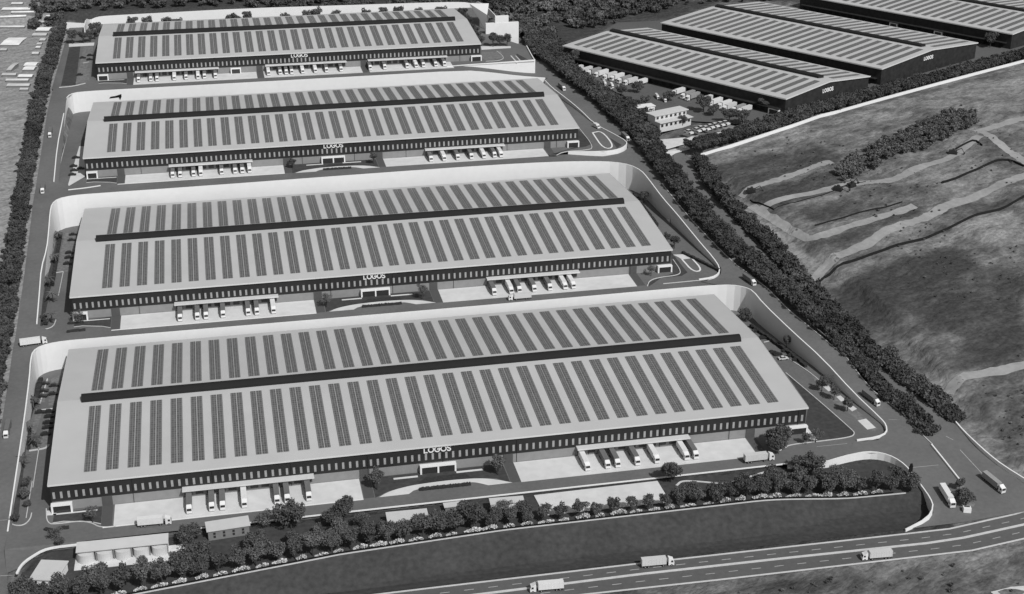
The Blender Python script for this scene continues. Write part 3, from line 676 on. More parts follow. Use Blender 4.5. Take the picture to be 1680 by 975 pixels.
# ------------------------------------------------------------------ yards, lawns and kerbs in front of each warehouse
def yard(key, parts, strips, lawns, fore):
    x0, x1, y0, y1, z = BLD[key]
    ye = {'A': -16.1, 'B': -16.4, 'C': -15.4, 'D': -17.2}[key]
    for a, b in parts: sheet('concrete_yard', [(x0+a, y0-.1), (x0+b, y0-.1), (x0+b, y0+ye+.0), (x0+a, y0+ye)], z+.012, M['concrete'])
    for c in strips: sheet('ramp_strip', [(x0+c-2, y0-.1), (x0+c+2.1, y0-.1), (x0+c+2.1, y0+ye+.4), (x0+c-2, y0+ye+.4)], z+.02, M['strip'])
    for a, b in lawns:
        pl = [(x0+a, y0-2.6), (x0+b, y0-.4), (x0+b, y0-13.4), (x0+b-4, y0-11), (x0+a+4, y0-8.6), (x0+a, y0-9)]
        if a > 200: pl = [(x0+b, y0-2.6), (x0+a, y0-.4), (x0+a, y0-13.4), (x0+a+4, y0-11), (x0+b-4, y0-8.6), (x0+b, y0-9)]
        sheet('lawn', pl, z+.016, M['lawn']); kerb('lawn_kerb', [(p[0], p[1], z) for p in pl[2:]], .35, .16)
    for a, b in fore:
        sheet('lawn', [(x0+a, y0-.3), (x0+b, y0-.3), (x0+b, y0-15.5), (x0+b-5, y0-11), (x0+b-14, y0-9.3), (x0+a+16, y0-9.3), (x0+a+6, y0-12), (x0+a, y0-16)], z+.016, M['lawn'])
        up = smooth_poly([(x0+a+1.5, y0-15.9), (x0+a+6, y0-12.2), (x0+a+15, y0-9.6), (x0+a+26, y0-8.8), (x0+b-20, y0-8.8), (x0+b-11, y0-9.7), (x0+b-5, y0-12), (x0+b+1, y0-15.8)])
        lo = smooth_poly([(x0+b-9, y0-15.8), (x0+b-14, y0-12.2), (x0+b-17, y0-12), (x0+a+17, y0-12.4), (x0+a+13.5, y0-15.9)])
        sheet('forecourt_drive', [(p[0], p[1]) for p in up+lo], z+.024, M['concrete'])
        sheet('planting_bed', [(p[0], p[1]) for p in [(x0+b-9.4, y0-15.7), (x0+b-14.2, y0-12.6), (x0+a+17.3, y0-12.8), (x0+a+14, y0-15.7)]], z+.02, M['asphalt'])
        h = MB()
        for k in range(40):
            xa = x0+a+18+(b-a-34)*k/40; h.box(xa, xa+(b-a-34)/40+.05, y0-14.6-.2*random.random(), y0-13.2+.2*random.random(), z+.02, z+.7+.35*random.random())
        tag(h.build('hedge', M['hedge']), 'low dark clipped hedge in the forecourt island of the %s warehouse' % NTH[key], 'hedge')
        for a2, b2 in ((x0+a+9, x0+a+19), (x0+b-20, x0+b-9)): sheet('footpath', [(a2, y0-2.4), (b2, y0-2.4), (b2, y0-3.8), (a2, y0-3.8)], z+.03, M['concrete'])
        sheet('planting_bed', [(x0+a+18, y0-8.9), (x0+b-14, y0-8.9), (x0+b-17, y0-4.4), (x0+a+22, y0-4.4)], z+.022, M['hedge'])
    if key in 'ABC':
        kerb('yard_kerb', [(x0+parts[0][0]-4, y0+ye-.2, z), (x0+parts[0][1], y0+ye-.2, z)], .5, .2, M['frame'])
    sheet('footpath', [(x0+.2, y0-2.2), (x0+17, y0-2.2), (x0+17, y0-3.2), (x0+.2, y0-3.2)], z+.03, M['concrete'])
yard('A', [(23.6, 120.2), (184.6, 286.4)], [20.9, 122.6, 182.4, 288.8], [(.5, 18.8)], [(125, 180)])
yard('B', [(22.2, 115.3), (178, 278)], [19.8, 117.5, 175.7, 280.4], [(.5, 17.6)], [(120, 173.5)])
yard('C', [(22, 112.6), (172, 270.5)], [19.6, 114.8, 169.8, 273.2], [(.5, 17.4)], [(117, 167.5)])
yard('D', [(23.3, 105.4), (110.2, 177.2), (182.2, 241)], [21, 107.8, 179.7], [(.5, 18.8)], [])

def px_kerb(px, z, w=.4, h=.25, mt=None, name='kerb'):
    zf = (lambda u, v: P(u, v, z)) if z is not None else (lambda u, v: G(u, v))
    p = smooth_poly([zf(u, v) for u, v in px], 2); return kerb(name, p, w, h, mt)
def px_sheet(name, px, z, mt): return sheet(name, [P(u, v, z)[:2] for u, v in px], z, mt)
# nearest terrace, right end: grass triangle, lane kerb, bays
px_sheet('lawn', [(1326, 666), (1290, 613), (1397, 705), (1402, 712), (1394, 717), (1340, 723), (1318, 716)], .018, M['lawn'])
px_kerb([(1289, 612), (1340, 655), (1397, 705), (1403, 712), (1395, 718), (1340, 725), (1296, 730), (1288, 735), (1275, 742), (1262, 733)], 0)
px_sheet('planting_bed', [(1330, 612), (1352, 628), (1400, 668), (1440, 703), (1436, 709), (1428, 706), (1390, 676), (1345, 643)], .02, M['paving'])
px_sheet('concrete_pad', [(1407, 690), (1421, 687), (1437, 702), (1423, 705)], .03, M['concrete'])
for q_ in ([(1350, 634), (1358, 632), (1366, 640), (1359, 642)], [(1372, 651), (1379, 649), (1387, 656), (1380, 659)], [(1388, 666), (1396, 663), (1406, 671), (1398, 675)]): px_sheet('concrete_pad', q_, .035, M['concrete'])
px_kerb([(1297, 591), (1330, 612), (1352, 632)], 0); px_kerb([(1253, 562), (1266, 559), (1290, 580)], 0)
px_sheet('footpath', [(1316, 706), (1326, 703), (1341, 722), (1331, 723)], .03, M['concrete'])
# second and third terrace, right end
px_sheet('lawn', [(1100, 412), (1122, 440), (1128, 447), (1118, 453), (1085, 456), (1065, 470), (1061, 465), (1080, 456), (1104, 449)], 13.52, M['lawn'])
px_sheet('concrete_pad', [(1104, 418), (1131, 417), (1134, 424), (1119, 426), (1113, 422)], 13.53, M['concrete'])
px_kerb([(1119, 426), (1137, 446.5), (1153, 444), (1134, 423)], 13.5, .9, .15, M['frame']); 
px_kerb([(1062, 470), (1066, 460), (1085, 455), (1112, 452), (1118, 446), (1104, 426)], 13.5)
px_kerb([(1088, 466), (1120, 463), (1150, 460)], 13.5)
px_sheet('lawn', [(946, 210), (972, 236), (960, 241), (936, 245), (915, 252), (903, 254), (948, 240)], 31.02, M['lawn'])
px_kerb([(972, 218), (990, 245), (1009, 242), (987.7, 215), (972, 218)], 31, .9, .15, M['frame'])
px_kerb([(913, 255), (925, 249), (960, 247), (976, 243), (948, 208)], 31)
px_sheet('lawn', [(1000, 226), (1020, 238), (1008, 247), (1012, 243)], 31.02, M['lawn'])
px_sheet('lawn', [(790, 86), (822, 84), (826, 95), (800, 100), (790, 96)], 44.02, M['paving'])
px_kerb([(797, 101), (820, 100), (828, 95), (815, 84)], 44); px_kerb([(838, 92), (848, 103)], 44, 1.0); px_kerb([(846, 92), (855, 102)], 44, .8)
px_sheet('lawn', [(848, 88), (872, 101), (860, 102), (846, 92)], 44.02, M['lawn'])
px_sheet('concrete_pad', [(789, 76), (838, 76), (838, 79), (790, 82)], 44.03, M['concrete'])
# left ends: beds and bays
px_sheet('lawn', [(52, 640), (66, 620), (58, 665), (47, 700), (40, 760), (30, 850), (20, 852), (32, 760), (46, 690)], .018, M['lawn'])
px_sheet('parking_bays', [(69, 626), (80, 622), (73, 660), (63, 661)], .03, M['paving']); px_sheet('parking_bays', [(84, 622), (97, 617), (91, 664), (79, 666)], .03, M['paving'])
px_sheet('parking_bays', [(60, 675), (70, 674), (60, 706), (48, 738), (50, 712)], .03, M['paving']); px_sheet('parking_bays', [(76, 674), (88, 672), (78, 734), (66, 735)], .03, M['paving'])
px_kerb([(60, 674), (87, 671)], 0, 1.0); px_kerb([(48, 740), (76, 736), (80, 730)], 0, 1.0); px_kerb([(15, 858), (25, 863), (40, 862), (50, 852), (52, 842)], 0); px_kerb([(53, 790), (43, 850)], 0, .3)
px_kerb([(78, 622), (66, 662)], 0, .5); px_kerb([(64, 735), (54, 800)], 0, .3)
px_kerb([(76, 835), (77, 860), (95, 860), (130, 855), (150, 858), (164, 866), (190, 864)], 0)
px_sheet('concrete_pad', [(76, 838), (94, 837), (92, 845), (76, 846)], .03, M['concrete'])
px_sheet('parking_bays', [(106, 383), (126, 381), (117, 445), (92, 448)], 13.53, M['paving']); px_kerb([(92, 448), (104, 446)], 13.5, .5)
px_sheet('lawn', [(82, 395), (94, 380), (96, 384), (84, 470), (70, 535), (62, 534), (76, 460)], 13.52, M['lawn']); px_kerb([(62, 538), (75, 541), (88, 536), (92, 525)], 13.5); px_kerb([(104, 446), (96, 485)], 13.5, .3)
px_sheet('concrete_pad', [(130, 240), (141, 240), (139, 290), (112, 306), (112, 302)], 31.02, M['concrete'])
px_sheet('lawn', [(115, 190), (112, 215), (102, 250), (92, 298), (89, 296), (97, 250), (105, 215)], 31.02, M['lawn']); px_kerb([(118, 190), (110, 225), (101, 260), (92, 299)], 31, .4)
px_kerb([(112, 312), (140, 309), (165, 305)], 31, .9, .3, M['frame'])
px_sheet('lawn', [(114, 78), (132, 76), (124, 140), (100, 141)], 44.02, M['lawn']); px_sheet('parking_bays', [(137, 78), (153, 76), (146, 134), (124, 137)], 44.03, M['paving'])
px_kerb([(97, 144), (120, 142), (140, 137)], 44, .9, .3); px_kerb([(136, 104), (146, 102)], 44, .4)
px_sheet('footpath', [(113, 72), (155, 70), (154, 75), (113, 77)], 44.03, M['concrete'])
# pavement edge along the lane in front of the nearest warehouse
kerb('lane_kerb', [(x, -24.4, 0) for x in (LK[0][0]+40, 90, 150, 210, 296)], .6, .3, M['frame'])
kerb('lane_kerb', smooth_poly([(x, y, 0) for x, y in LK[:8]], 1), .9, .5, M['frame'])
px_kerb([(1110, 797), (1118, 789), (1145, 790), (1185, 794), (1200, 792), (1235, 780), (1275, 770)], -.3, 1.0, .12, M['kerb'], 'footpath')
px_sheet('lawn', [(1115, 787), (1280, 770), (1220, 780), (1200, 789), (1150, 788)], -.2, M['lawn'])

# ------------------------------------------------------------------ the three warehouses standing askew on the right
def side_warehouse(fl, fr, w, z, rise, narr, label, sgn, portals=()):
    a = np.array(fl[:2]); b = np.array(fr[:2]); L = float(np.linalg.norm(b-a)); d = (b-a)/L
    r = empty('warehouse', (a[0], a[1], z), math.atan2(d[1], d[0])); tag(r, label, 'warehouse', 'dark walled warehouses on the right')
    ev = 11.6; KS = .095                           # the gables stand a little out of square
    def sh(mb, c=1.0): mb.v = [(x+KS*c*y, y, z) for x, y, z in mb.v]; return mb
    m_ = MB(); m_.extrude_x([(0, -2), (w, -2), (w, ev-.05), (w/2, ev+rise-.05), (0, ev-.05)], 0, L)
    sh(m_).build('wall', M['clad2'], r)
    o = MB(); e = .7; t = .4; zz = ev-e*rise/(w/2)
    o.extrude_x([(-e, zz), (w/2, ev+rise), (w+e, zz), (w+e, zz+t), (w/2, ev+rise+t), (-e, zz+t)], -e, L+e); sh(o).build('roof', M['roof'], r)
    g = MB(); g.box(-e-.1, L+e+.1, -e-.3, -e-.02, zz-.35, zz+t+.08)
    g.extrude_x([(-e, zz-.3), (w/2, ev+rise-.3), (w+e, zz-.3), (w+e, zz+t+.08), (w/2, ev+rise+t+.08), (-e, zz+t+.08)], L+e+.01, L+e+.2)
    sh(g).build('eave_trim', M['roof_trim'], r)
    v = MB(); v.extrude_x([(w/2+.5, ev+rise), (w/2+6.5, ev+rise-.6), (w/2+6.2, ev+rise+1.6), (w/2+3.5, ev+rise+2.4), (w/2+.7, ev+rise+1.7)], 2, L-9); sh(v).build('ridge_vent', M['vent'], r)
    sl_ = math.atan(rise/(w/2)); la = (w/2-9)/math.cos(sl_)
    am = MB(); am.box(-2.1, 2.1, 0, la, .12, .22); ame = sh(am, math.cos(sl_)).mesh('solar_array', M['solar'])
    rz = lambda y: ev+rise*(1-abs(y-w/2)/(w/2))
    for k in range(narr):
        x = 7+(L-13)*k/(narr-1)
        link('solar_array', ame, r, (x+KS*5, 5, rz(5)+t), (sl_, 0, 0))
        link('solar_array', ame, r, (x+KS*(w-3-(la-4)*math.cos(sl_)), w-3-(la-4)*math.cos(sl_), rz(w-3-(la-4)*math.cos(sl_))+t), (-sl_, 0, 0)).scale = (.85, (la-4)/la, 1)
    c = MB(); c.box(3, L-3, -3.2, -.02, 4.2, 4.6); c.build('dock_canopy', M['clad2'], r)
    dm = MB(); dm.box(-1.6, 1.6, -.08, .1, .8, 3.9); dme = dm.mesh('dock_door', M['black'])
    for k in range(int(L/6.5)): link('dock_door', dme, r, (5+k*6.4, 0, 0))
    for pa, pb in portals:
        fr_, gl = portal_mb(pa, pb); f = fr_.build('entrance_portal', M['frame'], r); gl.build('glazing', M['glass'], f)
    if sgn:                                        # white lettering on the right gable wall
        mbs = sign('wall_sign', r, 'LOGOS', 0, sgn[1], sgn[2], sgn[3], 0, .13)
        mbs.rotation_euler = (0, 0, math.pi/2-math.atan(KS)); mbs.location = (L+KS*sgn[0], sgn[0], 0)
    return r
ZE = 34.0
side_warehouse(P(925.4, 74.6, ZE+12), P(1289.5, 161.4, ZE+12), 85.4, ZE, 3.9, 23, 'dark walled warehouse behind the parked lorries, front one of the three askew on the right', (37, 10.5, 9.0, 2.2), ((184, 192),))
side_warehouse(P(1086, 37, ZE+12), P(1447, 112.3, ZE+12), 114, ZE, 4.1, 23, 'dark walled warehouse in the middle of the three askew on the right', (49, 10.5, 9.4, 2.2))
gr = P(1661, 55.4, ZE+12); gl_ = P(1358, 0, ZE+12); dv = np.array(gl_[:2])-np.array(gr[:2]); dv /= np.linalg.norm(dv)
side_warehouse((gr[0]+dv[0]*192, gr[1]+dv[1]*192), gr, 114, ZE, 4.1, 23, 'dark walled warehouse cut off by the top right corner of the picture', None, ((88, 95), (128, 135)))
cE = [P(u, v, ZE)[:2] for u, v in [(933, 107), (930, 130), (960, 138), (1010, 162), (1050, 185)]]
sheet('truck_yard', [(321, 508), (326, 480), (336, 445), (346, 410), (356, 375), (372, 342), (400, 330), (440, 332), (560, 392), (720, 470), (720, 640), (420, 640)], ZE-.02, M['asphalt_main'])
mb = MB(); fp = interp_poly([(x, y, z+1.9) for x, y, z in FEN], 8); mb.wall([(x, y, z) for x, y, z in fp], lambda x, y, z: z-6, .9)
tag(mb.build('boundary_wall', M['white_wall']), 'long white boundary wall between dark hedge and rough land', 'wall')

# ------------------------------------------------------------------ lorries
def lorry_parts(tm):
    """origin on the ground at the middle, cab towards -Y, 13.4 m long"""
    P_ = {}
    t = MB(); t.box(-1.25, 1.25, -3.35, 6.7, 1.15, 3.95)
    for k in range(9): yy = -2.9+k*1.15; t.box(-1.29, -1.24, yy, yy+.12, 1.2, 3.9); t.box(1.24, 1.29, yy, yy+.12, 1.2, 3.9)
    t.box(-1.28, 1.28, 6.62, 6.74, 1.1, 4.0); t.box(-1.28, 1.28, -3.4, -3.3, 1.1, 4.0)
    P_['trailer'] = t.mesh('trailer', tm)
    c = MB(); c.box(-.45, .45, -6.2, 6.5, .75, 1.12); c.box(-1.2, 1.2, 6.45, 6.72, .55, .85); P_['chassis'] = c.mesh('chassis', M['tyre'])
    b = MB(); b.extrude_x([(-6.65, .5), (-4.3, .5), (-4.3, 3.35), (-4.6, 3.6), (-5.9, 3.05), (-6.4, 2.9), (-6.68, 1.7)], -1.2, 1.2)
    b.extrude_x([(-5.8, 3.08), (-4.4, 3.4), (-4.32, 3.85)], -1.05, 1.05); P_['cab'] = b.mesh('cab', M['white_paint'])
    w = MB(); w.face([(-1.05, -6.69, 1.78), (1.05, -6.69, 1.78), (1.0, -6.43, 2.84), (-1.0, -6.43, 2.84)])
    for s in (-1, 1): w.face([(s*1.215, -6.3, 1.8), (s*1.215, -5.3, 1.8), (s*1.215, -5.3, 2.7), (s*1.215, -6.1, 2.75)][::s])
    P_['windscreen'] = w.mesh('windscreen', M['glass'])
    wh = MB(); wh.cyl((-.16, 0, 0), (.16, 0, 0), .5, n=12); wh.cyl((-.18, 0, 0), (.18, 0, 0), .24, n=10, mi=1); P_['wheel'] = wh.mesh('wheel', [M['tyre'], M['trailer_mid']])
    return P_
def make_lorry(name, tm, loc=(0, 0, -500)):
    r = empty(name, loc); q = lorry_parts(tm)
    for k in ('trailer', 'chassis', 'cab', 'windscreen'): link(k, q[k], r)
    for yy in (-5.6, -2.2, 3.9, 5.3):
        for s in (-1, 1): link('wheel', q['wheel'], r, (s*1.05, yy, .5))
    return r
PROTO = {}
def put_lorry(kind, label, loc, rz, group=None, sc=1.0, pitch=0.0):
    tm = {'d': 'trailer_dark', 'm': 'trailer_mid', 'w': 'trailer_white', 'l': 'pale_roof'}[kind]
    if kind not in PROTO: o = PROTO[kind] = make_lorry('articulated_lorry', M[tm], loc); o.scale = (sc,)*3
    else: o = copy_tree(PROTO[kind], loc, rz, sc)
    o.rotation_euler = (pitch, 0, rz)
    for k in ('label', 'group', 'category'):
        if k in o: del o[k]
    tag(o, label, 'lorry', group); return o
ORD = ['first', 'second', 'third', 'fourth', 'fifth', 'sixth', 'seventh', 'eighth', 'ninth', 'tenth', 'eleventh', 'twelfth', 'thirteenth', 'fourteenth']
def dock(key, side, items, front=-13.6):
    x0, x1, y0, y1, z = BLD[key]
    for k, (x, c) in enumerate(items):
        lab = '%s trailer lorry, %s from left at the %s dock of the %s warehouse' % ({'d': 'dark', 'w': 'white'}[c], ORD[k], side, NTH[key])
        put_lorry(c, lab, (x, y0+front+6.68*.88, z+.03), 0, 'lorries backed up to the warehouse docks', .88)
dock('A', 'left', [(52.4, 'd'), (61.1, 'd'), (65.3, 'd'), (73.7, 'w'), (86.5, 'd'), (90.5, 'd'), (99, 'd')])
dock('A', 'right', [(213.2, 'w'), (221.8, 'd'), (226.1, 'd'), (234.6, 'd'), (243, 'w'), (255.9, 'w'), (260, 'd')])
dock('B', 'left', [(50.3, 'd'), (58.5, 'd'), (62.6, 'd'), (70.7, 'd'), (82.7, 'd'), (86.9, 'd'), (94.9, 'w')])
dock('B', 'right', [(204.6, 'd'), (213.3, 'w'), (217.5, 'd'), (225.2, 'd'), (233.3, 'd'), (241.2, 'w'), (245.5, 'w')])
dock('C', 'left', [(47.9, 'd'), (52.1, 'd'), (59.7, 'd'), (63.8, 'w'), (75.7, 'd'), (83.4, 'd'), (87.5, 'd'), (91.7, 'w')], -11.5)
dock('C', 'right', [(198.4, 'd'), (206.4, 'w'), (214.6, 'd'), (222.9, 'd'), (230.5, 'w'), (237, 'd'), (241, 'w')], -12.6)
for side, us in (('left', [(227.6, 137, 'd'), (247.6, 136, 'd'), (258, 135.5, 'd'), (286.3, 134, 'w'), (305.7, 132.5, 'd'), (325.3, 131.5, 'w'), (336, 131, 'd'), (354, 130, 'd')]),
                 ('middle', [(441, 124, 'w'), (460, 123, 'd'), (470, 122.5, 'd'), (479, 122, 'd'), (497, 121, 'w'), (518, 120, 'w'), (536, 119, 'd'), (560, 118, 'd')]),
                 ('right', [(608, 116, 'd'), (632, 115, 'd'), (669, 113.5, 'd'), (684, 113, 'w'), (696, 112.5, 'd'), (716.6, 112, 'd'), (731, 111.5, 'd')])):
    dock('D', side, [(P(u, v, 44)[0], c) for u, v, c in us], -12.5)
def road_lorry(kind, label, front, rear, sc=1.0, zf=None):
    a = G(*front) if zf is None else P(*front, zf); b = G(*rear) if zf is None else P(*rear, zf)
    d = Vector((a[0]-b[0], a[1]-b[1])).normalized(); ln = 13.4*sc
    c = (a[0]-d.x*ln/2, a[1]-d.y*ln/2)
    za = (H(a[0], a[1]) if zf is None else zf); zb = (H(a[0]-d.x*ln, a[1]-d.y*ln) if zf is None else zf)
    return put_lorry(kind, label, (c[0], c[1], (za+zb)/2+.03), math.atan2(d.x, -d.y), None, sc, -math.asin((za-zb)/ln))
road_lorry('w', 'white lorry heading right on the lane below the left dock of the nearest warehouse', (282, 859), (228, 864), .95, 0)
road_lorry('l', 'pale lorry heading right on the lane below the right yard of the nearest warehouse', (1269, 754), (1217, 760), .97, 0)
road_lorry('w', 'white lorry turning at the left road junction beside the second warehouse', (78, 563), (33, 569), .9, 13.5)
road_lorry('l', 'pale lorry heading left on the lane below the second warehouse', (834, 493), (871, 490), .86, 13.5)
road_lorry('w', 'white box lorry heading left on the main road, lowest in the picture', (869, 971), (927, 966), .93, YR)
road_lorry('l', 'pale grey box lorry heading right on the main road', (1105, 926), (1048, 931), .93, YR)
road_lorry('l', 'pale box lorry heading left on the main road, at its right end', (1413, 918.5), (1467, 914), .88, YR)
road_lorry('w', 'white lorry on the entrance road beside the planted median end', (1563, 835), (1545, 806), .92)
road_lorry('m', 'grey lorry coming down the outer road near its white kerb', (1646, 811), (1614, 785), .9)
for kd, lab, fr_, re_ in [('m', 'dark trailer lorry descending the left road beside the nearest warehouse', (10, 721), (17, 692)),
    ('m', 'dark trailer lorry descending the left road at the lower corner of the third terrace', (70, 319), (74, 297)),
    ('m', 'dark trailer lorry descending the left road along the third terrace', (82, 227), (86, 206)),
    ('m', 'dark trailer lorry descending the right road above the third warehouse', (926, 150), (909, 135)),
    ('m', 'dark trailer lorry on the right road at the corner of the third terrace', (1031, 233), (1014, 217)),
    ('m', 'dark trailer lorry on the right road at the rear corner of the nearest warehouse', (1238, 470), (1216, 454)),
    ('m', 'dark trailer lorry on the right road near the exit beside the nearest terrace', (1441, 668), (1414, 647))]: road_lorry('d', lab, fr_, re_, .8)
er = math.atan2(*(lambda d: (d[0], -d[1]))((-0.8354, -0.5496)))
lz_ = [(945, 115, 'l'), (960, 117, 'l'), (974, 119, 'm'), (986, 122, 'w'), (1000, 126, 'l'), (1012, 128, 'w'), (1024, 132, 'm'), (1034, 135, 'l'), (1050, 137, 'w'), (1113, 152, 'w'), (1128, 157, 'm'), (1136, 160, 'm'), (1157, 165, 'l'), (1173, 169, 'w'), (1188, 173, 'w'), (1196, 177, 'l'), (1211, 180, 'm'), (1221, 182, 'l')]
for k, (u, v, c) in enumerate(lz_):
    p = P(u, v+3, ZE); j = k if k < 9 else k-9
    put_lorry(c, 'lorry parked askew by the dark walled warehouse, %s from left in the %s group' % (ORD[j], 'left' if k < 9 else 'right'), (p[0], p[1], ZE+.02), er, 'lorries parked along the front dark walled warehouse')

for k, (u, v, c) in enumerate([(992, 139, 'l'), (1004, 143, 'w'), (1016, 147, 'm'), (1078, 161, 'l'), (1090, 166, 'w')]):
    p = P(u, v, ZE); put_lorry(c, 'pale lorry parked loose in the yard facing the askew row, %s from left' % ORD[k], (p[0], p[1], ZE+.02), er+.9, 'lorries parked loose in the yard', .6)
# ------------------------------------------------------------------ cars
def make_car(paint):
    r = empty('parked_car', (0, 0, -500))
    b = MB(); b.extrude_x([(-2.2, .35), (2.15, .35), (2.2, .85), (1.7, 1.0), (-1.0, 1.0), (-2.1, .8)], -.9, .9); link('body', b.mesh('body', paint), r)
    c = MB(); c.extrude_x([(-.95, 1.0), (1.6, 1.0), (1.1, 1.5), (-.3, 1.52)], -.78, .78); link('cabin_glass', c.mesh('cabin_glass', M['glass']), r)
    t = MB(); t.extrude_x([(-.25, 1.5), (1.05, 1.49), (1.0, 1.56), (-.2, 1.57)], -.72, .72); link('car_roof', t.mesh('car_roof', paint), r)
    w = MB(); w.cyl((-.1, 0, 0), (.1, 0, 0), .33, n=10); wm = w.mesh('wheel', M['tyre'])
    for yy in (-1.35, 1.35):
        for s in (-1, 1): link('wheel', wm, r, (s*.85, yy, .33))
    return r
CARP = {}
def put_car(kind, label, loc, rz, group, sc=1.0):
    if kind not in CARP: o = CARP[kind] = make_car(M[{'d': 'car_dark', 'l': 'car_light', 'm': 'car_mid'}[kind]]); o.location = loc; o.rotation_euler = (0, 0, rz); o.scale = (sc,)*3
    else: o = copy_tree(CARP[kind], loc, rz, sc)
    if 'group' in o: del o['group']
    tag(o, label, 'car', group); return o
for z, lab, grp, L_ in [
 (0, 'dark car parked in the bays at the left end of the nearest warehouse', 'cars at the left end of the nearest warehouse', [(74, 631, 'd'), (72, 643, 'd'), (70, 652, 'd'), (87, 648, 'd'), (89, 634, 'd'), (66, 678, 'd'), (81, 677, 'd'), (81, 685, 'd'), (79, 695, 'd'), (78, 703, 'd'), (75, 714, 'd')]),
 (13.5, 'dark car parked in the bays at the left end of the second warehouse', 'cars at the left end of the second warehouse', [(120, 386, 'd'), (118, 395, 'd'), (114, 416, 'd'), (113, 424, 'd'), (111, 434, 'd')]),
 (31, 'dark car on the pale pad at the left end of the third warehouse', 'cars at the left end of the third warehouse', [(124.6, 260, 'd'), (121, 274, 'd'), (119, 288, 'd'), (132.5, 278, 'd'), (122, 281, 'd')]),
 (0, 'dark car parked in the bays right of the nearest warehouse', 'cars right of the nearest warehouse', [(1240, 545, 'd'), (1251, 556, 'd'), (1267, 580, 'd'), (1276, 583, 'd'), (1299, 585, 'd'), (1307, 592, 'd'), (1290, 577, 'd')]),
 (44, 'dark car parked in the bays at the left end of the farthest warehouse', 'cars at the left end of the farthest warehouse', [(148, 92, 'd'), (147, 99, 'd'), (136, 96, 'd'), (131, 124, 'd')])]:
    for u, v, c in L_: p = P(u, v, z); put_car(c, lab, (p[0], p[1], z+.05), math.pi/2, grp, 1.0)
p = P(1285, 590, 0); put_car('l', 'white car parked in the bays right of the nearest warehouse', (p[0], p[1], .05), 1.57, None, 1.1)
for k, (u, v) in enumerate([(965, 132), (981, 139), (999, 148), (1068, 183)]):
    p = P(u, v, ZE); put_car('l', 'white car parked across from the askew lorries, %s from left' % ORD[k], (p[0], p[1], ZE+.02), er+.2, 'white cars opposite the lorries', 1.3)
for k, (u, v) in enumerate([(1130, 219), (1143, 216), (1150, 213), (1158, 213), (1165, 210), (1173, 208), (1182, 206), (1190, 204)]):
    p = P(u, v, ZE); put_car('l', 'white van by the gate of the dark warehouses, %s from left' % ORD[k], (p[0], p[1], ZE+.02), er+1.4, 'white vans by the gate', 1.5)
q = G(1399, 556); put_car('l', 'white car on the outer road between the two tree belts', (q[0], q[1], H(q[0], q[1])+.03), .25, None, 1.4)
# white delivery van in the third terrace's right-hand lane
def make_van(loc, rz, label):
    r = empty('delivery_van', loc, rz); tag(r, label, 'van')
    b = MB(); b.box(-1.1, 1.1, -1.2, 3.0, .5, 2.7); b.build('box_body', M['white_paint'], r)
    c = MB(); c.extrude_x([(-3.0, .45), (-1.25, .45), (-1.25, 2.2), (-2.1, 2.15), (-2.6, 1.4), (-3.0, 1.25)], -1, 1); c.build('cab', M['white_paint'], r)
    g = MB(); g.face([(-.9, -2.63, 1.42), (.9, -2.63, 1.42), (.85, -2.14, 2.1), (-.85, -2.14, 2.1)]); g.build('windscreen', M['glass'], r)
    w = MB(); w.cyl((-.13, 0, 0), (.13, 0, 0), .42, n=10); wm = w.mesh('wheel', M['tyre'])
    for yy in (-2.1, 2.0):
        for s in (-1, 1): link('wheel', wm, r, (s*.95, yy, .42))
    return r
p = P(979, 210, 31); make_van((p[0], p[1], 31.03), .25, 'white delivery van in the lane right of the third warehouse')

# ------------------------------------------------------------------ trees
def leaf_cloud(seed, lobes, n, leaf, mt, name='crown', shell=.55):
    """lobes: (x,y,z,rx,rz); leaf sized quads scattered in the outer part of each lobe"""
    g = np.random.default_rng(seed); tot = sum(l[3]**2 for l in lobes); V = []; Fc = []
    for (x, y, z, rx, rz) in lobes:
        k = max(8, int(n*rx*rx/tot))
        d = g.normal(size=(k, 3)); d /= np.linalg.norm(d, axis=1)[:, None]
        r = (shell+(1-shell)*g.random(k)**.6)*(1+.12*g.normal(size=k))
        c = np.c_[x+d[:, 0]*rx*r, y+d[:, 1]*rx*r, z+d[:, 2]*rz*r]
        nn = d*.8+g.normal(size=(k, 3))*.75; nn /= np.linalg.norm(nn, axis=1)[:, None]
        up = g.normal(size=(k, 3)); a = np.cross(nn, up); a /= np.linalg.norm(a, axis=1)[:, None]; b = np.cross(nn, a)
        s = leaf*(.6+.8*g.random(k))[:, None]
        q = np.stack([c-a*s-b*s*.7, c+a*s-b*s*.7, c+a*s*.8+b*s*.7, c-a*s*.8+b*s*.7], 1)
        i0 = len(V)*0+sum(len(v) for v in V)
        V.append(q.reshape(-1, 3)); Fc.append(np.arange(k*4).reshape(-1, 4)+i0)
    V = np.concatenate(V); Fc = np.concatenate(Fc)
    V = V[:]; me = bpy.data.meshes.new(name); me.from_pydata(V.tolist(), [], Fc.tolist()); me.materials.append(mt); me.update(); return me
def make_trunk(h, r, limbs, seed, spread):
    g = random.Random(seed); t = MB(); t.cyl((0, 0, -.4), (0, 0, h*.55), r, r*.75, 7); t.cyl((0, 0, h*.55), (g.uniform(-.3, .3), g.uniform(-.3, .3), h), r*.75, r*.3, 6)
    for k in range(limbs):
        a = 6.28*k/limbs+g.random(); z = h*g.uniform(.4, .75); t.cyl((0, 0, z), (math.cos(a)*spread, math.sin(a)*spread, z+spread*.9), r*.45, r*.12, 5)
    return t.mesh('trunk', M['bark'])
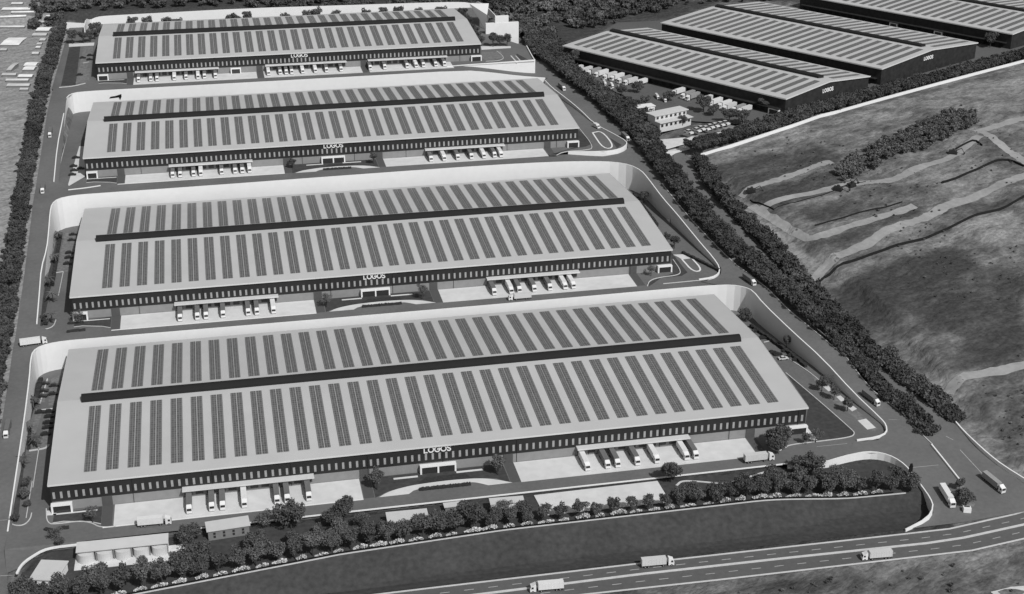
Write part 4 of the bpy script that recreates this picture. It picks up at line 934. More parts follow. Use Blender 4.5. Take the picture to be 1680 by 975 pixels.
def rnd_lobes(seed, R, zc, Hh, n):
    g = random.Random(seed); L = [(g.uniform(-.1, .1)*R, g.uniform(-.1, .1)*R, zc, R*.64, Hh*.66)]
    for k in range(n):
        a = 6.28*k/n+g.uniform(-.4, .4); d = R*g.uniform(.4, .74); L.append((math.cos(a)*d, math.sin(a)*d, zc+g.uniform(-.5, .6)*Hh, R*g.uniform(.24, .5), Hh*g.uniform(.26, .52)))
    return L
TP = {}
def tree_kind(key, name, R, zc, Hh, n, leaf, mt, trunk, nv=4, lob=6, shell=.55):
    TP[key] = []
    for s in range(nv):
        sd = sum(map(ord, key))*10+s
        TP[key].append((name, leaf_cloud(sd, rnd_lobes(sd, R, zc, Hh, lob), n, leaf, mt, shell=shell), make_trunk(trunk, .05*R+.12, 5, sd, R*.5)))
tree_kind('row', 'round_tree', 3.5, 5.9, 3.1, 1700, .23, M['leaf'], 5.5, nv=6, lob=8)
tree_kind('broad', 'broad_tree', 5.4, 6.6, 4.2, 3000, .27, M['leaf'], 6.5, nv=5, lob=10)
tree_kind('ball', 'broad_tree', 5.6, 7.2, 5.0, 3600, .28, M['leaf'], 7, nv=2, lob=5, shell=.75)
tree_kind('pale', 'feathery_tree', 4.2, 5.6, 3.6, 1100, .2, M['leaf_pale'], 6, nv=3, lob=7, shell=.3)
tree_kind('belt', 'bushy_tree', 3.7, 4.0, 3.3, 1150, .32, M['leaf_belt'], 4.0, nv=7, lob=8)
NT = [0]
def put_tree(key, loc, label, group=None, sc=1.0, cat='tree'):
    NT[0] += 1; nm, cr, tr = TP[key][(NT[0]*7) % len(TP[key])]
    r = empty(nm, loc, random.uniform(0, 6.28)); k = sc*random.uniform(.92, 1.08); r.scale = (k*random.uniform(.92, 1.12), k*random.uniform(.92, 1.12), k*random.uniform(.84, 1.16))
    link('crown', cr, r); link('trunk', tr, r); tag(r, label, cat, group); return r
# the row along the front boundary
k = 0; x = -6.0
while x < 336:
    y = yfence(x)+1.4; put_tree('row', (x+random.uniform(-.5, .5), y+random.uniform(-.3, .5), zfront(x, y)-.1), 'dark round tree in the long front row above the white shrubs', 'trees in the front row', random.uniform(1.02, 1.28) if x < 165 else random.uniform(.7, .88) if 180 < x < 238 else random.uniform(.84, 1.06))
    x += 6.9
# white shrubs between the trunks, low dark fence and pale kerb below
def shrub_mesh(seed):
    g = np.random.default_rng(seed); V = []; Fc = []
    for k in range(150):
        t = g.random(); x = (t-.5)*6.2; hmax = .5+1.7*(1-abs(t-.62)*1.5)*g.random(); c = np.array([x, g.uniform(-.5, .5), max(.1, hmax)]); a = g.normal(size=3); a /= np.linalg.norm(a); b = np.cross(a, g.normal(size=3)); b /= np.linalg.norm(b)
        s = g.uniform(.16, .34); V += [c-a*s-b*s, c+a*s-b*s, c+a*s+b*s, c-a*s+b*s]; Fc.append((4*k, 4*k+1, 4*k+2, 4*k+3))
    me = bpy.data.meshes.new('flowers'); me.from_pydata([tuple(map(float, v)) for v in V], [], Fc); me.materials.append(M['white_shrub']); return me
SH = [shrub_mesh(s) for s in range(5)]
x = -2.4; k = 0
while x < 333:
    y = yfence(x)+.55; dx = YFX and (yfence(x+2)-yfence(x-2))/4
    o = link('flowering_shrub', SH[k % 5], None, (x+random.uniform(-.8, .8), y, zfront(x, y)), (0, 0, math.atan(dx))); o.scale = (random.uniform(.6, 1.05), 1, random.uniform(.55, 1.25)); tag(o, 'white flowering shrub between the trunks of the front tree row', 'shrub', 'white shrubs under the front tree row'); x += 7.3; k += 1
fl = [(x, yfence(x)-.5, zfront(x, yfence(x)-.4)+.75) for x in np.arange(-8, 337, 5)]
mb = MB(); mb.wall(fl, lambda x, y, z: z-1.3, .12); tag(mb.build('low_fence', M['black']), 'low black fence along the foot of the front tree row', 'fence')
kerb('garden_kerb', [(x, yfence(x)-1.15, zfront(x, yfence(x)-1.1)) for x in np.arange(-8, 340, 5)], .5, .3, M['kerb'])
# lawn over the front garden and the sunken grass
def front_sheet(name, y_lo, y_hi, mt, off, x0=-16, x1=345):
    mb = MB(); X = np.arange(x0, x1, 4.0); n = 9; ok = {}
    for i, x in enumerate(X):
        lo, hi = y_lo(x), y_hi(x)
        for k in range(n): y = lo+(hi-lo)*k/(n-1); mb.v.append((x, y, zfront(x, y)+off))
    for i in range(len(X)-1):
        for k in range(n-1):
            c = [(mb.v[q][0], mb.v[q][1]) for q in (i*n+k, (i+1)*n+k, (i+1)*n+k+1, i*n+k+1)]
            if all(inpoly(a, b, FRONT) for a, b in c): q = i*n+k; mb.f.append((q, q+n, q+n+1, q+1)); mb.m.append(0)
    me = mb.mesh(name, mt); fix_up(me); return struct(link(name, me))
front_sheet('garden_lawn', lambda x: yfence(x)-.9, lambda x: -24.6, M['lawn'], .07)
front_sheet('sunken_grass', lambda x: max(-71.8, -71.8), lambda x: yfence(x)-1.0, M['lawn'], .16)

# single trees in the garden and by the buildings: key, u, v (foot), scale, label
for key, u, v, sc, lab in [
 ('broad', 157, 966, 1.0, 'large dark tree in front of the long pump house'), ('broad', 40, 990, .95, 'dark tree at the bottom left corner below the guard house'), ('row', 103, 975, .7, 'small dark tree right of the guard house'),
 ('broad', 312, 893, .8, 'dark tree just right of the pump house roof'), ('broad', 327, 931, 1.0, 'dark tree in front of the white tank beside the pump house'),
 ('broad', 300, 945, .85, 'dark tree between pump house slab and front tree row'), ('broad', 420, 908, .95, 'dark tree right of the small windowed building'),
 ('pale', 432, 866, .8, 'pale feathery tree on the lane edge right of the small windowed building'), ('broad', 478, 868, 1.05, 'large dark tree standing by the lane between two white kerb pieces'),
 ('row', 482, 895, .85, 'dark spreading tree below the large lane tree'), ('broad', 565, 856, .85, 'dark tree beside the lane left of the blank flat roof'), ('broad', 546, 865, .8, 'dark tree lower left of the tree by the blank flat roof'),
 ('pale', 592, 866, .85, 'pale feathery tree touching the left edge of the blank flat roof'), ('pale', 556, 888, .9, 'pale feathery tree in the garden below the lane tree'), ('broad', 606, 889, .8, 'broad dark tree below the left corner of the blank flat roof'),
 ('row', 520, 876, .6, 'small dark bush tree in the open garden lawn'), ('pale', 722, 862, .75, 'pale feathery tree right of the blank flat roof'), ('broad', 768, 862, 1.05, 'large dark tree left of the small white fronted building'),
 ('pale', 828, 848, 1.0, 'pale bare tree in front of the small white fronted building'), ('row', 858, 852, .9, 'dark tree right of the small white fronted building'), ('row', 815, 862, .8, 'dark tree at the foot of the small white fronted building'),
 ('ball', 1101, 790, .95, 'large round dark tree on the lane edge above the big concrete slab'), ('broad', 1128, 822, .85, 'dark tree at the bend of the garden path'), ('broad', 1178, 822, .8, 'dark tree below the middle of the garden path'),
 ('broad', 1220, 818, .9, 'dark tree right of the garden path'), ('row', 1250, 812, 1.0, 'dark tree in the thicket right of the garden path, upper side'), ('broad', 1268, 802, .95, 'dark tree in the thicket near the lane kerb'), ('ball', 1275, 738, 1.0, 'large round dark tree at the right end of the nearest dock yard'),
 ('broad', 1326, 780, 1.1, 'tall dark tree beside the lane at the right of the garden'), ('row', 1308, 800, 1.1, 'dark tree left of the tall lane side tree'), ('pale', 1372, 789, .9, 'pale feathery tree in front of the curved white wall'),
 ('broad', 1352, 806, 1.0, 'dark tree in the right hand thicket below the curved white wall'), ('broad', 1398, 806, .95, 'dark tree under the middle of the curved white wall'), ('row', 1440, 800, .9, 'dark tree under the right part of the curved white wall'), ('row', 1470, 798, .9, 'dark tree left of the black upright board'),
 ('broad', 1494, 806, .75, 'dark tree right below the black upright board'),
 ('pale', 152, 856, .8, 'pale feathery tree at the left entrance lawn of the nearest warehouse'), ('pale', 92, 886, .75, 'pale feathery tree on the small island by the left road'), ('row', 99, 898, .6, 'small dark tree on the white kerb of the left road'),
 ('row', 619, 802, .95, 'dark tree at the left end of the nearest forecourt lawn'), ('row', 817, 779, .9, 'dark tree at the right end of the nearest forecourt lawn'),
 ('pale', 536, 504, .8, 'grey tree at the left end of the second forecourt lawn'), ('pale', 693, 491, .8, 'grey tree at the right end of the second forecourt lawn'), ('pale', 128, 529, .75, 'pale tree at the left entrance of the second warehouse'),
 ('pale', 1068, 453, .7, 'pale tree at the right entrance of the second warehouse'), ('row', 480, 276, .8, 'dark tree at the left end of the third forecourt lawn'), ('row', 613, 269, .8, 'dark tree at the right end of the third forecourt lawn'),
 ('pale', 1338, 726, .8, 'pale feathery tree on the kerb of the grass triangle'), ('row', 1322, 729, .6, 'small dark tree on the kerb of the grass triangle'),
 ('row', 1348, 642, .85, 'dark tree at the top of the bed right of the nearest warehouse'), ('row', 1368, 656, .8, 'dark tree in the middle of the bed right of the nearest warehouse'), ('row', 1390, 675, .8, 'dark tree at the bottom of the bed right of the nearest warehouse'), ('pale', 1357, 634, .7, 'pale tree against the parapet right of the nearest warehouse'),
 ('broad', 1222, 527, .7, 'dark tree at the rear right corner of the nearest warehouse'), ('row', 1290, 571, .7, 'dark tree among the bays right of the nearest warehouse'),
 ('row', 1056, 333, .8, 'dark tree at the rear right side of the second warehouse'), ('row', 1106, 408, .85, 'dark tree at the front right side of the second warehouse, beyond its roof'), ('row', 1094, 398, .7, 'small dark tree close to the right roof edge of the second warehouse')]:
    z0 = None
    if v > 790 or (key != 'ball' and u > 1300 and v > 770): fnz = lambda x, y: zfront(x, y) if inpoly(x, y, FRONT) else H(x, y)
    elif v > 590 or (u > 1190 and v > 500): fnz = lambda x, y: (0.0 if y < 127 else 13.5)
    elif v > 320: fnz = lambda x, y: 13.5
    else: fnz = lambda x, y: 31.0
    p = G(u, v, 0, fnz); put_tree(key, (p[0], p[1], fnz(p[0], p[1])-.05), lab, None, sc)
p = G(1254, 181, 0, lambda x, y: ZE); put_tree('ball', (p[0], p[1], ZE), 'round dark tree at the near corner of the front dark walled warehouse', None, 1.0)
p = G(941, 107, 0, lambda x, y: ZE); put_tree('ball', (p[0], p[1], ZE), 'round dark tree at the far left corner of the front dark walled warehouse', None, .95)
p = G(1624, 78, 0, lambda x, y: ZE); put_tree('ball', (p[0], p[1], ZE), 'round dark tree between the two rear dark walled warehouses', None, .95)
for u, v, sc, lab in [(1045, 152, 1.0, 'dark tree left of the gap in the askew lorries'), (1020, 158, .9, 'dark tree at the yard edge below the left lorries'), (1098, 166, 1.0, 'dark tree between the two groups of askew lorries'), (1154, 184, 1.1, 'dark tree right of the white stepped office'), (1170, 190, .9, 'dark tree below the right group of askew lorries'), (1120, 205, .7, 'grey tree in front of the white stepped office'), (1196, 201, 1.0, 'dark tree near the gate vans, left one'), (1218, 203, 1.0, 'dark tree near the gate vans, right one'), (1058, 176, .9, 'dark tree left of the white stepped office')]:
    p = G(u, v, 0, lambda x, y: ZE); put_tree('broad', (p[0], p[1], ZE), lab, None, sc*.85)
for u, v, lab in [(809, 77, 'left'), (820, 76, 'middle'), (832, 76, 'right')]:
    p = P(u, v, 44); put_tree('row', (p[0], p[1], 44), '%s one of three trees before the white stepped wall' % lab, None, 1.1)
for u, v, lab in [(119, 72, 'left'), (137, 71, 'right')]:
    p = P(u, v, 44); put_tree('row', (p[0], p[1], 44), '%s tree before the short white wall block at far left' % lab, None, 1.2)
for s_, LST in (('left', [(148, 66), (156, 62), (152, 52), (160, 50), (164, 58)]), ('right', [(783, 66), (775, 50), (765, 36), (757, 25), (790, 72), (770, 42), (760, 30), (780, 58)])):
    for u, v in LST: p = P(u, v+3, 44); put_tree('row', (p[0], p[1], 44), 'dark tree squeezed between the farthest warehouse and its wall, %s end' % s_, 'trees at the %s end of the farthest warehouse' % s_, .95)
for x in (18, 30, 44, 52, 92, 98, 105, 134, 150, 158, 172, 196, 210, 222, 238, 256): put_tree('row', (x, 613, 44+.0), 'dark tree top showing behind the far roof edge of the farthest warehouse', 'trees behind the farthest warehouse', 1.25)

# tree belts along the roads: the nearer trees one by one
def belt(path, rows, step, label, group, ymax, sc=1.0, jit=.9):
    far = []
    for off in rows:
        pl = offset_line(path, off); pl = interp_poly(pl, step)
        for (x, y) in [q[:2] for q in pl]:
            x += random.uniform(-jit, jit); y += random.uniform(-jit, jit); s = sc*random.uniform(.82, 1.18)
            if y < ymax: put_tree('belt', (x, y, Z(x, y)-.1), label, group, s)
            else: far.append((x, y, Z(x, y)-.2, s))
    return far
FAR = []
bl = [(-28.4, 30), (-28.2, 60), (-28.4, 100), (-29, 134), (-29.5, 200), (-30.5, 262), (-31.5, 300), (-32.5, 400), (-33, 470), (-34, 640)]
FAR += belt([(x, y) for x, y in bl if y < 262], (8.0,), 4.6, 'dark bushy tree in the dense belt beside the left road', 'trees of the left belt', 92, .95)
FAR += belt(bl, (0, 4.2), 4.6, 'dark bushy tree in the dense belt beside the left road', 'trees of the left belt', 92, .95)
b1 = [(rout_x(y)+3.2, y) for y in (-12, 5, 22, 52, 82, 120, 142, 163, 203, 267, 330, 360, 405, 440, 478, 513, 560, 600)]
FAR += belt(b1[3:], (-7.6,), 4.7, 'dark bushy tree in the belt between right road and outer road', 'trees of the middle belt', 66, 1.04)
FAR += belt(b1, (0, -3.9), 4.7, 'dark bushy tree in the belt between right road and outer road', 'trees of the middle belt', 66, 1.04)
b2 = [G(u, v, 0)[:2] for u, v in [(1568, 686), (1520, 648), (1460, 600), (1400, 550), (1330, 478), (1260, 402), (1200, 342), (1165, 302), (1150, 270)]]
FAR += belt(b2, (2.2, -2.0), 4.7, 'dark bushy tree in the outer belt edging the rough land', 'trees of the outer belt', 55, 1.12)
# everything farther off reads as one mass
def far_mesh(name, pts, n, leaf, mt, kindlabel, cat, R=3.6, zc=3.9, Hh=3.3):
    base = []
    for s in range(4):
        mm = leaf_cloud(900+s, rnd_lobes(900+s, R, zc, Hh, 5), n, leaf, mt); a = np.zeros(len(mm.vertices)*3); mm.vertices.foreach_get('co', a); base.append(a.reshape(-1, 3)); bpy.data.meshes.remove(mm)
    V = []
    for i, (x, y, z, s) in enumerate(pts):
        b = base[i % 4]; a = random.uniform(0, 6.28); c_, s_ = math.cos(a), math.sin(a)
        V.append(np.c_[x+s*(b[:, 0]*c_-b[:, 1]*s_), y+s*(b[:, 0]*s_+b[:, 1]*c_), z+s*b[:, 2]])
    V = np.concatenate(V); nf = len(V)//4
    me = bpy.data.meshes.new(name); me.vertices.add(len(V)); me.vertices.foreach_set('co', V.ravel())
    me.loops.add(nf*4); me.loops.foreach_set('vertex_index', np.arange(nf*4, dtype=np.int32))
    me.polygons.add(nf); me.polygons.foreach_set('loop_start', np.arange(0, nf*4, 4, dtype=np.int32)); me.polygons.foreach_set('loop_total', np.full(nf, 4, dtype=np.int32))
    me.materials.append(mt); me.update(calc_edges=True); me.validate()
    o = link(name, me); tag(o, kindlabel, cat, None, 'stuff'); return o
hedge = interp_poly([(x, y) for x, y, z in FEN], 4.2)
for off in (3.5, 7.5, 11.0):
    for x, y in [q[:2] for q in interp_poly(offset_line([(q[0], q[1]) for q in FEN], off), 4.2)]: FAR.append((x+random.uniform(-1, 1), y+random.uniform(-1, 1), max(Z(x, y), 31)-.3, random.uniform(.85, 1.15)))
# grove on the rough land
gv_ = [(1368, 292), (1378, 272), (1440, 243), (1500, 212), (1560, 186), (1596, 190), (1604, 208), (1570, 225), (1520, 243), (1460, 262), (1410, 290), (1385, 306)]
gw = [G(u, v, -.4)[:2] for u, v in gv_]; bx = [min(p[0] for p in gw), max(p[0] for p in gw)]; by = [min(p[1] for p in gw), max(p[1] for p in gw)]
GRV = []
while len(GRV) < 130:
    x = random.uniform(*bx); y = random.uniform(*by)
    if inpoly(x, y, gw) and all((x-a)**2+(y-b)**2 > 9 for a, b, c, d in GRV): GRV.append((x, y, Z(x, y)-.2, random.uniform(.6, 1.0)))
    elif random.random() < .00001: break
M['leaf_grove'] = mat('grove_leaves', 0.125, 1, 0.5, 0.25, 3)
far_mesh('orchard_grove', GRV, 420, .42, M['leaf_grove'], 'grove of dark round trees slanting across the rough land at right', 'grove')
# wood between the right road and the askew warehouses, and the forest along the top
WD = []
wp = [G(u, v, 0)[:2] for u, v in [(862, 70), (900, 62), (925, 80), (930, 108), (945, 120), (985, 150), (1010, 168), (1050, 178), (1068, 205), (1078, 222), (1075, 248), (1060, 235), (1010, 188), (960, 150), (905, 112), (868, 88)]]
bx = [min(p[0] for p in wp), max(p[0] for p in wp)]; by = [min(p[1] for p in wp), max(p[1] for p in wp)]
for _ in range(6000):
    x = random.uniform(*bx); y = random.uniform(*by)
    if inpoly(x, y, wp) and all((x-a)**2+(y-b)**2 > 10 for a, b, c, d in WD): WD.append((x, y, Z(x, y)-.2, random.uniform(.8, 1.25)))
    if len(WD) > 420: break
FAR += WD
far_mesh('distant_trees', FAR, 620, .38, M['leaf_far'], 'dense dark belts and hedges of trees farther along the roads and round the dark warehouses', 'trees')
FO = []
for _ in range(18000):
    x = random.uniform(-75, 620); y = random.uniform(560, 1080)
    if -36 < x < 300 and y < 658: continue
    if x >= 300 and y < 600-(x-300)*.05: 
        if not (300 < x < 340 and y > 540): continue
    if x > 330 and y < 660 and (x-300)*.62+520 > y-30: continue
    if x < -36 and (y < 640 or x < -60): continue
    FO.append((x, y, Z(x, y)-.3, random.uniform(.6, 1.35)))
    if len(FO) > 5200: break
M['leaf_forest'] = mat('forest_leaves', 0.10, 1, 0.6, 0.10, 5, 0.55, 0.018)
far_mesh('forest', FO, 190, .62, M['leaf_forest'], 'dense forest along the top of the picture behind the farthest wall', 'forest')

SCR = []
while len(SCR) < 320:
    u = random.uniform(1150, 1700); v = random.uniform(170, 780)
    x, y = G(u, v, -.4)[:2]
    if x < 396 or y > 400 or y < -40: continue
    if np.interp(x, [q[0] for q in FEN], [q[1] for q in FEN])-4 < y: continue
    if math.sin(x*.06)+math.cos(y*.045+1)+math.sin((x+y)*.021) < random.uniform(-.6, 1.6): continue
    SCR.append((x, y, Z(x, y)-.15, random.uniform(.05, .2)))
for _ in range(60):
    u = random.uniform(960, 1690); v = random.uniform(925, 990); x, y = G(u, v, -.4)[:2]
    if y < -94: SCR.append((x, y, Z(x, y)-.15, random.uniform(.08, .25)))
far_mesh('scrub', SCR, 60, 1.1, M['leaf_grove'], 'low scrub bushes scattered over the rough open ground', 'scrub')

# palms in the beds at the left ends
def palm_meshes(seed):
    g = random.Random(seed); t = MB()
    t.cyl((0, 0, -.3), (.25, .1, 4.6), .22, .15, 7); tr = t.mesh('trunk', M['bark']); f = MB()
    for k in range(15):
        a = 6.28*k/15+g.uniform(-.2, .2); L_ = g.uniform(2.6, 3.4); el = g.uniform(-.1, .7); pr = None
        for s in range(6):
            q = s/5; rr = L_*q; z = 4.6+math.sin(el)*L_*q*1.1-1.9*q*q; w = .42*(1-q*.75); c = Vector((.25+math.cos(a)*rr, .1+math.sin(a)*rr, z)); n = Vector((-math.sin(a), math.cos(a), 0))*w
            cur = (c-n+Vector((0, 0, -.15)), c, c+n+Vector((0, 0, -.15)))
            if pr: f.face([pr[0], pr[1], cur[1], cur[0]]); f.face([pr[1], pr[2], cur[2], cur[1]])
            pr = cur
    return tr, f.mesh('fronds', M['leaf'])
PM = [palm_meshes(s) for s in range(3)]
for k, (u, v, z, lab) in enumerate([(56, 672, 0, 'uppermost palm in the bed left of the nearest warehouse'), (48, 712, 0, 'second palm from the top in the bed left of the nearest warehouse'), (61, 734, 0, 'palm standing over the bays left of the nearest warehouse'), (40, 768, 0, 'lowest palm in the bed left of the nearest warehouse'),
    (97, 396, 13.5, 'uppermost palm in the bed left of the second warehouse'), (90, 434, 13.5, 'second palm from the top in the bed left of the second warehouse'), (82, 472, 13.5, 'third palm from the top in the bed left of the second warehouse'), (88, 496, 13.5, 'fourth palm from the top in the bed left of the second warehouse'), (86, 530, 13.5, 'lowest palm in the bed left of the second warehouse')]):
    p = P(u, v, z); r = empty('palm_tree', (p[0], p[1], z), k*1.3); r.scale = (1.15,)*3; link('trunk', PM[k % 3][0], r); link('fronds', PM[k % 3][1], r); tag(r, lab, 'palm')
for u, v, z, sc, lab in [(45, 800, 0, .8, 'dark shrub tree midway down the left bed of the nearest warehouse'), (42, 818, 0, .85, 'dark shrub tree near the foot of the left bed of the nearest warehouse'), (27, 857, 0, .7, 'dark round bush at the rounded tip of the left bed'), (46, 832, 0, .6, 'small dark bush by the rounded tip of the left bed'), (76, 534, 13.5, .6, 'dark bush at the lower tip of the second left bed'), (72, 528, 13.5, .55, 'small dark bush just above the lower tip of the second left bed')]:
    p = P(u, v, z); put_tree('row', (p[0], p[1], z-.6), lab, None, sc*.8)
def dark_hedge(px, z, w, h, label):
    p = interp_poly([P(u, v, z)[:2] for u, v in px], 1.2); mb = MB()
    for a, b in zip(p[:-1], p[1:]):
        d = Vector((b[0]-a[0], b[1]-a[1])); an = math.atan2(d.y, d.x); T = Matrix.Translation(((a[0]+b[0])/2, (a[1]+b[1])/2, z))@Matrix.Rotation(an, 4, 'Z')
        mb.box(-d.length/2-.1, d.length/2+.1, -w/2*random.uniform(.8, 1.2), w/2*random.uniform(.8, 1.2), 0, h*random.uniform(.75, 1.2), T=T)
    tag(mb.build('hedge', M['hedge']), label, 'hedge')
dark_hedge([(67, 624), (58, 664)], 0, 2, 1.4, 'dark clipped hedge beside the upper bays left of the nearest warehouse')
dark_hedge([(50, 700), (47, 738)], 0, 1.2, 1.0, 'dark clipped hedge beside the lower bays left of the nearest warehouse')
dark_hedge([(100, 385), (86, 470)], 13.5, 1.5, 1.2, 'dark clipped hedge beside the bays left of the second warehouse')
dark_hedge([(113, 200), (107, 226)], 31, 1.5, 1.2, 'upper dark hedge strip left of the third warehouse'); dark_hedge([(102, 246), (98, 264)], 31, 1.3, 1.2, 'middle dark hedge strip left of the third warehouse'); dark_hedge([(95, 272), (91, 295)], 31, 1.2, 1.2, 'lower dark hedge strip left of the third warehouse')
dark_hedge([(1232, 537), (1260, 556), (1300, 585), (1322, 603)], 0, 1.6, 1.6, 'dark hedge along the parapet right of the nearest warehouse')
dark_hedge([(1120, 416), (1180, 446)], 13.5, 1.4, 1.4, 'dark hedge along the parapet right of the second warehouse')
dark_hedge([(1040, 320), (1078, 372)], 13.5, 1.6, 1.8, 'dark hedge at the rear right side of the second warehouse')
dark_hedge([(112, 532), (137, 530)], 13.5, 1.2, .9, 'low dark hedge below the left entrance of the second warehouse'); dark_hedge([(110, 545), (140, 542)], 13.5, 1.8, .8, 'dark planting strip on the lane left of the second warehouse')
dark_hedge([(74, 869), (85, 872)], 0, 1.6, .8, 'left dark planting of the small island by the left road'); dark_hedge([(101, 868), (113, 866)], 0, 1.6, .8, 'right dark planting of the small island by the left road')

# ------------------------------------------------------------------ small buildings in the front garden
def frame2(p0, p1):
    a = np.array(p0[:2]); b = np.array(p1[:2]); d = b-a; return a, float(np.linalg.norm(d)), math.atan2(d[1], d[0])
def small_building(name, u0, v0, u1, v1, depth, h, z, label, roof_mt='pale_roof', wall_mt='render_wall', windows=0, eave=.5, canopy=False):
    """(u0,v0)-(u1,v1): front eave line in the photograph"""
    a, L, an = frame2(P(u0, v0, z+h), P(u1, v1, z+h)); r = empty(name, (a[0], a[1], z), an); tag(r, label, 'building')
    w = MB(); w.box(eave, L-eave, eave, depth-eave, -1.5, h-.02); w.build('wall', M[wall_mt], r)
    o = MB(); o.box(0, L, 0, depth, h, h+.35); o.build('roof', M[roof_mt], r)
    for k in range(windows):
        g = MB(); x = L*(k+.8)/(windows+.6)
        for zz in (h*.35, h*.68): g.box(x-.45, x+.45, eave-.06, eave+.05, zz-.5, zz+.5)
        g.build('window', M['glass'], r)
    if canopy:
        c = MB(); c.box(.2, L-.2, -1.4, eave-.02, h*.62, h*.62+.2); c.build('porch_roof', M['pale_roof'], r); d = MB(); d.box(L*.3, L*.7, eave-.08, eave, 0.02, h*.55); d.build('door', M['glass'], r)
    return r
small_building('utility_building', 339, 874, 411, 863, 7.2, 4.2, -.35, 'small pale roofed building with paired windows in the front garden', windows=4)
small_building('utility_building', 636, 860.5, 704.6, 853.8, 8.2, 4.2, -.35, 'plain flat roofed pale block in the middle of the front garden')
small_building('kiosk_building', 804.6, 829, 861, 824.5, 4.6, 4.4, -.35, 'small white fronted building with porch roof left of the big concrete slab', wall_mt='frame', canopy=True)
small_building('small_shed', 729, 834, 758, 830.5, 3.4, 2.2, -.35, 'low pale flat shed half hidden by a tree, right of the plain block')
small_building('guard_house', 47, 952, 93, 954, 12.5, 3.6, -.4, 'square flat roofed guard house at the bottom left corner', wall_mt='frame', windows=3)
# pump house: a lean roof on posts over white tanks
a, L, an = frame2(P(124, 906.5, 4.6), P(276, 890.8, 4.6)); r = empty('pump_house', (a[0], a[1], -.35), an); tag(r, 'long pale roofed pump house on posts over a row of white tanks', 'building')
o = MB(); o.extrude_x([(0, 4.6), (6.0, 5.2), (6.0, 5.5), (0, 4.9)], 0, L); o.build('roof', M['pale_roof'], r)
o = MB(); o.box(.3, L-.3, 5.4, 5.7, 0, 5.1); o.box(.3, .55, 1.2, 5.4, 0, 4.7); o.box(L-.55, L-.3, 1.2, 5.4, 0, 4.7); o.build('wall', M['frame'], r)
for k in range(6): p_ = MB(); x = .5+(L-1)*k/5; p_.box(x-.2, x+.2, .3, .7, 0, 4.6); p_.build('post', M['render_wall'], r)
for k in range(5):
    t = MB(); x = L*(k+.5)/5; t.cyl((x, 1.6, 0), (x, 1.6, 3.7), 3.0, n=24); t.cyl((x, 1.6, 3.7), (x, 1.6, 3.95), 3.0, .6, n=24); t.build('tank', M['pale_roof'], r, smooth=False)
o = MB(); o.box(-.8, L+7, -4.6, 5.6, -.3, .12); o.build('base_slab', M['concrete'], r)
p = P(293, 915, -.3); t = MB(); t.cyl((0, 0, -.2), (0, 0, 3.6), 2.5, n=24); t.cyl((0, 0, 3.6), (0, 0, 4.0), 2.5, .5, n=24); r2 = empty('water_tank', (p[0], p[1], -.35)); t.build('shell', M['frame'], r2); l = MB(); l.cyl((0, 0, 4.0), (0, 0, 4.25), .45, n=12); l.build('hatch', M['render_wall'], r2)
tag(r2, 'free standing white tank right of the pump house', 'tank')
px = [(876, 813), (1078.6, 789.4), (1099, 823), (893, 845)]; mb = MB(); mb.prism([P(u, v, 0)[:2] for u, v in px], -1.2, .12); struct(mb.build('concrete_slab', M['concrete']))
# stepped white office by the dark warehouses
a, L, an = frame2(P(1084, 203, ZE+4), P(1135, 192.5, ZE+4)); r = empty('office_building', (a[0], a[1], ZE), an); tag(r, 'white stepped two storey office between the road trees and the dark warehouse', 'building')
o = MB(); o.box(0, L, .6, 13, -2, 4); o.box(0, L, 5.5, 13, 4, 7.4); o.build('wall', M['pale_roof'], r)
o = MB(); o.box(-.8, L+.8, -.6, 5.4, 4, 4.4); o.build('terrace_roof', M['pale_roof'], r); o = MB(); o.box(-1.2, L+1.2, 4.8, 14, 7.4, 7.9); o.build('roof', M['pale_roof'], r)
for k in range(7):
    g = MB(); x = L*(k+.5)/7; g.box(x-.9, x+.9, .52, .62, 1.2, 3.0); g.box(x-.9, x+.9, 5.42, 5.52, 5, 6.6); g.build('window', M['glass'], r)
small_building('gate_house', 1046, 178, 1076, 174.5, 7, 3.2, ZE, 'white flat roofed gate house left of the stepped office', roof_mt='frame', wall_mt='frame')
# sheds of the settlement at top left
for (x0, y0, x1, y1) in [(10, 50, 160, 66), (0, 85, 140, 97), (200, 112, 290, 132), (0, 140, 130, 153), (0, 168, 100, 245), (190, 147, 260, 170), (170, 180, 245, 196), (210, 207, 240, 220), (195, 232, 222, 243), (190, 253, 215, 263), (170, 285, 205, 297), (34, 338, 60, 384), (125, 330, 190, 352), (120, 358, 180, 380), (10, 404, 85, 416), (95, 404, 170, 420), (30, 427, 150, 438), (35, 453, 155, 468), (105, 478, 150, 488), (0, 268, 35, 278), (60, 18, 120, 28), (150, 48, 240, 60), (245, 80, 290, 95), (60, 70, 190, 78)]:
    k = 1/3.25; a = G(x0*k, y1*k); b = G(x1*k, y1*k); c = G((x0+x1)/2*k, y0*k); dep = min(22, max(4, math.hypot(c[0]-(a[0]+b[0])/2, c[1]-(a[1]+b[1])/2)*.8))
    p0, L, an = frame2(a, b); r = empty('low_shed', (p0[0], p0[1], Z(p0[0], p0[1])), an+.02); tag(r, 'low pale roofed shed in the settlement beyond the left tree belt', 'shed', 'sheds of the far left settlement')
    w = MB(); w.box(.3, L-.3, .3, dep-.3, -2.5, 1.3); w.build('wall', M['render_wall'], r); o = MB(); o.extrude_x([(0, 1.3), (dep/2, 1.9), (dep, 1.3), (dep, 1.5), (dep/2, 2.1), (0, 1.5)], 0, L); o.build('roof', M['far_roof'], r)

